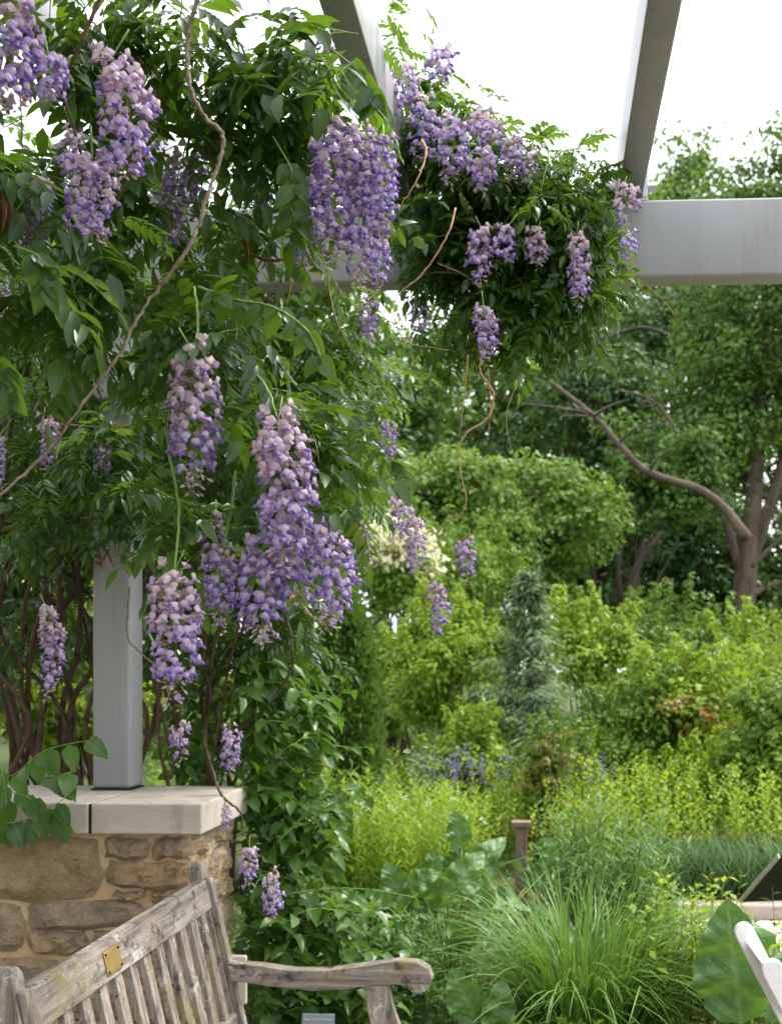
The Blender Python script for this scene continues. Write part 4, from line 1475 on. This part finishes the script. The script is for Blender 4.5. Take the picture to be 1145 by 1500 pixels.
hole = lambda x, y: (.5 < x and y < 7.9) or (x < -.1 and y < 9.5)
meadow('meadow', 'yellow-green flowering meadow of soft leafy stems beyond the path', 1500, (-2.2, 4.6), (7.9, 11.5), .86, .07, MAT['meadow'], 24, LEAF4, hole, 2)
meadow('meadow_grass', 'blue-green grass along the far side of the kerb', 1500, (.6, 3.2), (7.65, 8.3), .38, .17, MAT['meadow_blue'], 12, FINE, None, 3, up=1.8)
meadow('ground_cover', 'mixed low green ground cover across the planting bed', 900, (-1.6, 2.2), (4.7, 7.6), .30, .06, MAT['peren'], 12, LEAF4, lambda x, y: x > .8 and y > 5.5, 4)
meadow('ground_cover', 'low green ground cover under the shrubs and trees', 900, (-6, 9), (11, 24), .35, .16, MAT['shrub_g'], 10, LEAF4, None, 6)


# ================================================================== SHRUBS AND TREES
def crown(root, clumps, per, leaf, mat, flat=.7, tm=LEAF2, nm='crown', up=.55, tv=.68):
    """clumps: N x 4 (centre, radius)"""
    C = np.asarray(clumps)
    per = max(6, int(per * .86))
    n = len(C) * per
    ci = np.repeat(np.arange(len(C)), per)
    d = rand_dir(n)
    rr = rng.random((n, 1)) ** .5
    off = d * rr * C[ci, 3:4]
    off[:, 2] *= flat
    P = C[ci, :3] + off
    nrm_ = unit(d * .6 + np.array([0, 0, up]) + .35 * rng.normal(size=(n, 3)))
    ax = np.cross(nrm_, rand_dir(n)) + np.array([0, 0, -.25])
    ct = tv * rng.random(len(C))
    T = np.clip(ct[ci] + .36 * rng.random(n), 0, 1)
    P[:, 2] = np.maximum(P[:, 2], .03)
    V, F, A = scatter(tm, frames(ax, nrm_), P, leaf * (.5 + .75 * rng.random(n)), T)
    return tag(link(nm, tri_mesh(nm, V, F, A, smooth=False), mat, root), kind='stuff')


def clump_cloud(c, r, n, cr, shell=.5, lobes=7, sprig=0):
    """clumps over a handful of overlapping lobes, so the outline is uneven"""
    c, r = np.array(c), np.array(r)
    out = []
    for k in range(lobes):
        d = rand_dir(1)[0]
        ctr = c + d * r * (.50 + .12 * rng.random())
        lr = r * (.40 + .22 * rng.random(3))
        m = n // lobes
        dd_ = rand_dir(m, .15)
        out.append(ctr + dd_ * lr * (shell + (1 - shell) * rng.random((m, 1))))
    P = np.concatenate(out)
    Q = np.concatenate([P, cr * (.5 + .8 * rng.random((len(P), 1)))], axis=1)
    if sprig:
        tops = P[np.argsort(-(P[:, 2] + .5 * abs(P[:, 0] - c[0])))][:max(12, len(P) // 2)]
        sp = []
        for k in range(sprig):
            b = tops[rng.integers(len(tops))]
            d = unit(np.array([.35 * rng.normal(), .35 * rng.normal(), 1.0]))
            ln = cr * (1.2 + 1.4 * rng.random())
            for t in (.35, .55, .75, .9, 1.0):
                sp.append([*(b + d * ln * t), cr * (.34 - .2 * t)])
        return Q, np.array(sp)
    return Q


def shrub(name, px, py, Y, rx, ry, rY, label, mat, n=120, per=70, leaf=.07, cr=.22, cat='shrub', group=None, extra=None, tm=LEAF2, flat=.7):
    c, r = ell(px, py, Y, rx, ry, rY)
    root = thing(name, (c[0], Y, 0), label, cat, group)
    cl, sp_ = clump_cloud(c, r, n, cr, .45, 9, sprig=n // 3)
    crown(root, cl, per, leaf, mat, nm='foliage', tm=tm, flat=flat)
    crown(root, sp_, max(8, per // 6), leaf, mat, nm='young_shoots', tm=tm, flat=1.0, tv=.3)
    br = []
    for k in range(9):
        q = cl[rng.integers(len(cl)), :3]
        br.append(tube(smooth_path([np.array([c[0] + .12 * rng.normal(), Y + .1 * rng.normal(), 0]), (q + np.array([c[0], Y, 0])) / 2 + .08 * rng.normal(size=3), q], 4), .018, .006, 5))
    V, F, A = join(br)
    tag(link('branches', tri_mesh('branches', V, F, A), MAT['bark_dark'], root), kind='stuff')
    if extra:
        m_, share, lf, up_ = extra
        sel = cl[rng.random(len(cl)) < share]
        sel = sel[sel[:, 2] > c[2] - r[2] * .2]
        sel[:, 3] *= .9 if 'cream' in m_.name else .5
        sel[:, 2] += cr * .35
        sel[:, 1] -= cr * 1.1
        crown(root, sel, up_, lf, m_, nm='blossoms' if 'cream' in m_.name else 'young_leaves')
    return root


shrub('round_shrub', 640, 980, 11.5, 95, 95, .8, 'broad yellow-green shrub left of the little spruce', MAT['shrub_y'], 200, 80, .062, .20, flat=.5)
shrub('round_shrub', 560, 990, 12.5, 70, 110, .7, 'yellow-green shrub between the arborvitae and the broad shrub', MAT['shrub_g'], 150, 70, .065, .22, flat=.5)
shrub('round_shrub', 665, 1105, 10.2, 75, 50, .5, 'low yellow-green shrub above the violet flower spikes', MAT['shrub_y'], 100, 80, .058, .17, flat=.5)
shrub('round_shrub', 868, 968, 14.0, 70, 58, .8, 'bright lime shrub behind the little spruce', MAT['shrub_y'], 120, 70, .08, .25)
shrub('round_shrub', 1010, 1062, 11.0, 130, 82, 1.0, 'wide yellow-green shrub with reddish young tips', MAT['shrub_y'], 240, 75, .07, .22, extra=(MAT['red_tip'], .16, .06, 26))
shrub('round_shrub', 900, 1090, 10.6, 75, 80, .6, 'green shrub below the lime shrub at the meadow edge', MAT['shrub_g'], 110, 75, .065, .2)
shrub('round_shrub', 1130, 1110, 9.6, 80, 90, .6, 'light green shrub with drooping leaves at the meadow edge', MAT['shrub_g'], 150, 70, .085, .18, tm=LEAF4)
shrub('round_shrub', 975, 940, 17, 80, 40, 1.0, 'mid green shrub in front of the big tree trunk', MAT['tree_c'], 110, 60, .1, .3)
shrub('round_shrub', 1120, 985, 15, 90, 48, 1.0, 'yellow-green shrub at the foot of the big tree', MAT['shrub_y'], 120, 60, .09, .28)
shrub('bronze_shrub', 812, 1140, 9.4, 50, 80, .3, 'slim bronze-tipped shrub in front of the little spruce', MAT['shrub_g'], 60, 34, .05, .13, extra=(MAT['shrub_r'], .8, .05, 26))
shrub('round_shrub', 110, 1030, 8.5, 150, 90, .8, 'bright green shrub seen through the vine stems left of the post', MAT['shrub_y'], 160, 60, .07, .2)
shrub('round_shrub', 330, 1060, 8.2, 110, 110, .5, 'green shrub in the shade behind the wall end', MAT['shrub_g'], 130, 60, .07, .2)
shrub('tree_lilac', 580, 825, 12.8, 55, 70, .8, 'tree lilac with cream flower plumes behind the hanging wisteria', MAT['shrub_g'], 110, 60, .08, .24, cat='flowering tree', extra=(MAT['cream'], .9, .08, 110))
shrub('round_shrub', 700, 860, 15, 90, 70, 1.0, 'fresh green shrub under the trees behind the little spruce', MAT['shrub_g'], 130, 60, .085, .26)
shrub('round_shrub', 745, 945, 21, 130, 70, 1.0, 'mid green shrub far behind the little spruce', MAT['tree_c'], 120, 60, .13, .42)
shrub('round_shrub', 1150, 885, 24, 120, 80, 1.0, 'dark green undergrowth beside the big trunk', MAT['tree_a'], 120, 60, .15, .5)
shrub('round_shrub', 1015, 1150, 9.8, 80, 45, .5, 'low lime shrub rising out of the meadow', MAT['meadow'], 90, 70, .055, .16)


def conifer(name, px, py_top, py_bot, Y, rx, label, mat, n, per, leaf, spruce=True):
    b, t = W(px, py_bot, Y), W(px, py_top, Y)
    Rm = rx * Y / FPX
    z0, z1 = max(0, b.z), t.z
    root = thing(name, (b.x, Y, 0), label, 'conifer')
    V, F, A = tube(np.array([[b.x, Y, 0], [b.x + .01, Y, (z0 + z1) / 2], [b.x, Y, z1 - .05]]), .055, .008, 7)
    link('trunk', tri_mesh('trunk', V, F, A), MAT['bark'], root)
    P, Ax, Nm, S, T = [], [], [], [], []
    for k in range(n):
        s = rng.random() ** 1.25
        z = z0 + (z1 - z0) * s
        R_ = Rm * ((1 - s) ** 1.05 * (.85 + .4 * math.sin(s * 42)) + .03) if spruce else Rm * min(1, (1 - s) * 2.2 + .05) ** .7
        az = rng.random() * 2 * PI
        R_ *= .8 + .35 * rng.random()
        h = np.array([math.cos(az), math.sin(az), 0])
        tint = .5 * rng.random()
        for j in range(per):
            u = (j + rng.random()) / per
            u = .25 + .75 * u if spruce else .7 + .3 * u
            q = np.array([b.x, Y, z]) + h * R_ * u + np.array([0, 0, (-.16 * u + .12 * u * u) * R_ if spruce else .2 * rng.normal() * .3]) + .03 * rng.normal(size=3)
            sd = np.array([-h[1], h[0], 0]) * (1 if j % 2 else -1)
            P.append(q)
            if spruce:
                Ax.append(h * .8 + sd * .7 + np.array([0, 0, -.1 + .15 * rng.normal()]))
                Nm.append(np.array([0, 0, 1]) + .3 * rng.normal(size=3))
            else:
                Ax.append(h * .45 + np.array([0, 0, .9]) + .35 * rng.normal(size=3))
                Nm.append(sd + .5 * rng.normal(size=3))
            S.append(leaf * (.6 + .7 * rng.random()))
            T.append(tint + .5 * u * rng.random())
    V, F, A = scatter(NARROW if spruce else LEAF2, frames(np.array(Ax), np.array(Nm)), np.array(P), np.array(S), np.clip(np.array(T), 0, 1))
    tag(link('foliage', tri_mesh('foliage', V, F, A, smooth=False), mat, root), kind='stuff')


conifer('spruce_tree', 775, 838, 1095, 10.9, 112, 'small silvery-green spruce standing between the lime shrubs', MAT['spruce'], 330, 20, .10)
conifer('arborvitae', 505, 880, 1200, 8.6, 52, 'dense dark green arborvitae next to the climbing shrub', MAT['arbor'], 1100, 10, .055, False)
conifer('arborvitae', 420, 850, 1200, 9.2, 50, 'shaded arborvitae half hidden behind the climbing shrub', MAT['arbor'], 800, 10, .06, False)


def tree(name, px, Y, top_py, cw, cb_py, label, mat, n, per, leaf, cr, tr=.22, bark='bark', lean_=0.0, cx=None, shell=.35, limbs=9, bare=None, rY=None, nm_grp=None):
    """px: trunk, cw: crown half width in photo pixels, cb_py: bottom of the crown"""
    cx = px if cx is None else cx
    b = W(px, 1100, Y)
    ct, cbm = W(cx, top_py, Y), W(cx, cb_py, Y)
    c = np.array([ct.x, Y, (ct.z + cbm.z) / 2])
    r = np.array([cw * Y / FPX, rY or cw * Y / FPX * .8, (ct.z - cbm.z) / 2])
    root = thing(name, (b.x, Y, 0), label, 'tree', nm_grp)
    cl = clump_cloud(c, r, n, cr, shell, 11)
    crown(root, cl, per, leaf, mat, flat=.5)
    fork = np.array([b.x + (c[0] - b.x) * .45, Y, max(1.2, cbm.z + r[2] * .35)])
    p = smooth_path([np.array([b.x, Y, -.1]), np.array([b.x + lean_, Y, fork[2] * .5]), fork, np.array([c[0], Y, c[2] + r[2] * .55])], 6)
    V, F, A = tube(p, tr, tr * .25, 9, .12)
    tk = link('trunk', tri_mesh('trunk', V, F, A), MAT[bark], root)
    for k in range(limbs):
        q = cl[rng.integers(len(cl)), :3]
        s = p[int(len(p) * (.35 + .5 * rng.random()))]
        if q[2] < s[2]:
            s = p[int(len(p) * .4)]
        md = (s + q) / 2 + np.array([0, 0, .25]) + .3 * rng.normal(size=3)
        V, F, A = tube(smooth_path([s, md, q], 5), tr * .32, tr * .06, 6, .1)
        o = link('limb', tri_mesh('limb', V, F, A), MAT[bark])
        o.parent = tk
    for pts, r0 in bare or ():
        V, F, A = tube(smooth_path([W(*a) for a in pts], 6), r0, r0 * .35, 6, .15)
        o = link('limb', tri_mesh('limb', V, F, A), MAT[bark])
        o.parent = tk
    return root


def twig_fan(pts, Y, n, r0):
    out = [([(a, b, Y) for a, b in pts], r0)]
    for k in range(n):
        i = rng.integers(1, len(pts))
        a, b = pts[i]
        dx_, dy_ = 30 * rng.normal() - 10, -45 * rng.random() + 8
        out.append(([(a, b, Y), (a + dx_ * .5, b + dy_ * .6, Y - .2), (a + dx_ * 1.4, b + dy_ * 1.1, Y - .3)], r0 * .3))
    return out


tree('maple_tree', 1088, 21, 118, 175, 800, 'big tree with a thick grey-brown trunk and a long bare arching limb', MAT['tree_a'], 330, 130, .13, .62, .30, cx=1130, shell=.4, limbs=10,
     bare=twig_fan([(1095, 790), (1060, 745), (1020, 716), (950, 692), (905, 650), (870, 610), (800, 555)], 16.6, 8, .085) + twig_fan([(1100, 830), (1130, 800), (1160, 770)], 20, 4, .05) + twig_fan([(1090, 880), (1120, 860), (1160, 848)], 20, 3, .07) + twig_fan([(1040, 720), (1000, 650), (960, 590), (900, 570)], 19, 4, .045))
tree('pine_tree', 1010, 27, 380, 130, 640, 'dark open-crowned pine showing sky through its branches', MAT['tree_b'], 110, 110, .16, .6, .2, 'bark_dark', cx=985, shell=.3,
     bare=twig_fan([(1075, 600), (1040, 555), (1010, 520), (995, 450)], 22, 4, .09) + twig_fan([(1000, 500), (940, 480), (880, 500), (830, 530)], 24, 6, .05))
tree('dark_tree', 925, 19, 560, 90, 800, 'smaller tree with a slim black leaning trunk', MAT['tree_a'], 90, 110, .12, .5, .09, 'bark_dark', cx=960,
     bare=[([(922, 900, 18.5), (925, 850, 18.5), (945, 810, 18.5), (968, 780, 18.5)], .10), ([(910, 890, 18.7), (905, 840, 18.7), (912, 790, 18.7)], .07)])
tree('round_tree', 790, 17.5, 675, 135, 890, 'rounded fresh green tree left of the slim black trunk', MAT['tree_c'], 200, 120, .11, .42, .14, 'bark_dark', cx=790, shell=.55)
tree('round_tree', 665, 16.5, 640, 110, 900, 'light green tree behind the hanging wisteria tendril', MAT['tree_c'], 160, 110, .11, .42, .14, 'bark_dark', shell=.5)
tree('woodland_tree', 700, 30, 330, 170, 860, 'tall tree behind the hanging edge of the wisteria', MAT['tree_a'], 200, 120, .20, .95, .3, 'bark_dark')
tree('woodland_tree', 865, 32, 205, 120, 860, 'tall tree whose top peeks over the wisteria beside the right rafter', MAT['tree_c'], 190, 120, .20, .9, .3, 'bark_dark', nm_grp=None)
tree('woodland_tree', 880, 25, 500, 150, 850, 'dark woodland tree behind the long bare limb', MAT['tree_b'], 170, 120, .16, .7, .22, 'bark_dark')
tree('woodland_tree', 1010, 36, 190, 130, 880, 'far tall tree left of the big trunk above the beam', MAT['tree_a'], 200, 110, .22, 1.0, .3, 'bark_dark')
tree('woodland_tree', 1190, 30, 150, 150, 900, 'far tree behind the big tree at the woodland edge', MAT['tree_b'], 150, 100, .22, 1.0, .3, 'bark_dark')
tree('woodland_tree', 560, 24, 480, 150, 900, 'woodland tree seen through the gap under the beam', MAT['tree_a'], 190, 110, .16, .7, .25, 'bark_dark')
tree('woodland_tree', 380, 20, 350, 220, 950, 'dark tree behind the vine curtain', MAT['tree_b'], 100, 80, .24, .8, .25, 'bark_dark')
tree('woodland_tree', 100, 17, 300, 240, 950, 'dark tree behind the tangle of stems', MAT['tree_b'], 100, 80, .24, .75, .25, 'bark_dark')
tree('woodland_tree', 1000, 24, 700, 170, 930, 'shaded undergrowth tree between the black trunk and the big trunk', MAT['tree_b'], 190, 110, .15, .6, .16, 'bark_dark')
tree('woodland_tree', 780, 42, 480, 260, 950, 'farthest tree closing the woodland behind the meadow', MAT['tree_b'], 220, 90, .32, 1.4, .35, 'bark_dark')
tree('woodland_tree', 640, 38, 560, 190, 1060, 'far low-crowned tree closing the gap behind the round trees', MAT['tree_a'], 230, 110, .24, 1.1, .3, 'bark_dark')
tree('woodland_tree', 960, 40, 560, 220, 1060, 'far low-crowned tree behind the slim black trunk', MAT['tree_b'], 250, 110, .24, 1.2, .3, 'bark_dark')
tree('woodland_tree', 220, 28, 560, 300, 1060, 'far low-crowned tree behind the wall and the stems', MAT['tree_a'], 160, 80, .26, 1.0, .3, 'bark_dark')

# unseen trees added round the open side to shade vine and patio
src = tree('added_shade_tree', 0, 12, 400, 420, 1000, 'unseen broad dense tree added for shade on the open side of the patio opposite the wall', MAT['tree_b'], 150, 70, .36, .9, .25, 'bark_dark', nm_grp='unseen trees added to shade the patio')
base = src.location.copy()
for k, (x, y) in enumerate(((-9.0, -11.0), (-3.5, -12.5), (2.0, -12.0), (-12.0, -4.0), (-10.5, 2.5), (7.5, -13.0))):
    if k == 0:
        r_ = src
    else:
        r_ = src.copy()
        COL.objects.link(r_)
        for ch in src.children:
            c_ = ch.copy()
            COL.objects.link(c_)
            c_.parent = r_
            c_.matrix_parent_inverse = ch.matrix_parent_inverse.copy()
            for gch in ch.children:
                d_ = gch.copy()
                COL.objects.link(d_)
                d_.parent = c_
                d_.matrix_parent_inverse = gch.matrix_parent_inverse.copy()
    r_['label'] = ('unseen tall broad tree added for shade opposite the far end of the stone wall', 'unseen tall broad tree added for shade opposite the grey post', 'unseen small round tree added for shade opposite the end of the stone wall',
                   'unseen tall tree added for shade beside the patio behind the bench back', 'unseen tall tree added for shade in line with the stone wall', 'unseen small round tree added for shade opposite the pale path')[k]
    r_.location = (x, y, 0)
    r_.rotation_euler = (0, 0, k * 1.3)
    r_.scale = [(1.8, 1.7, 1.0, 1.7, 1.6, 1.0)[k]] * 3
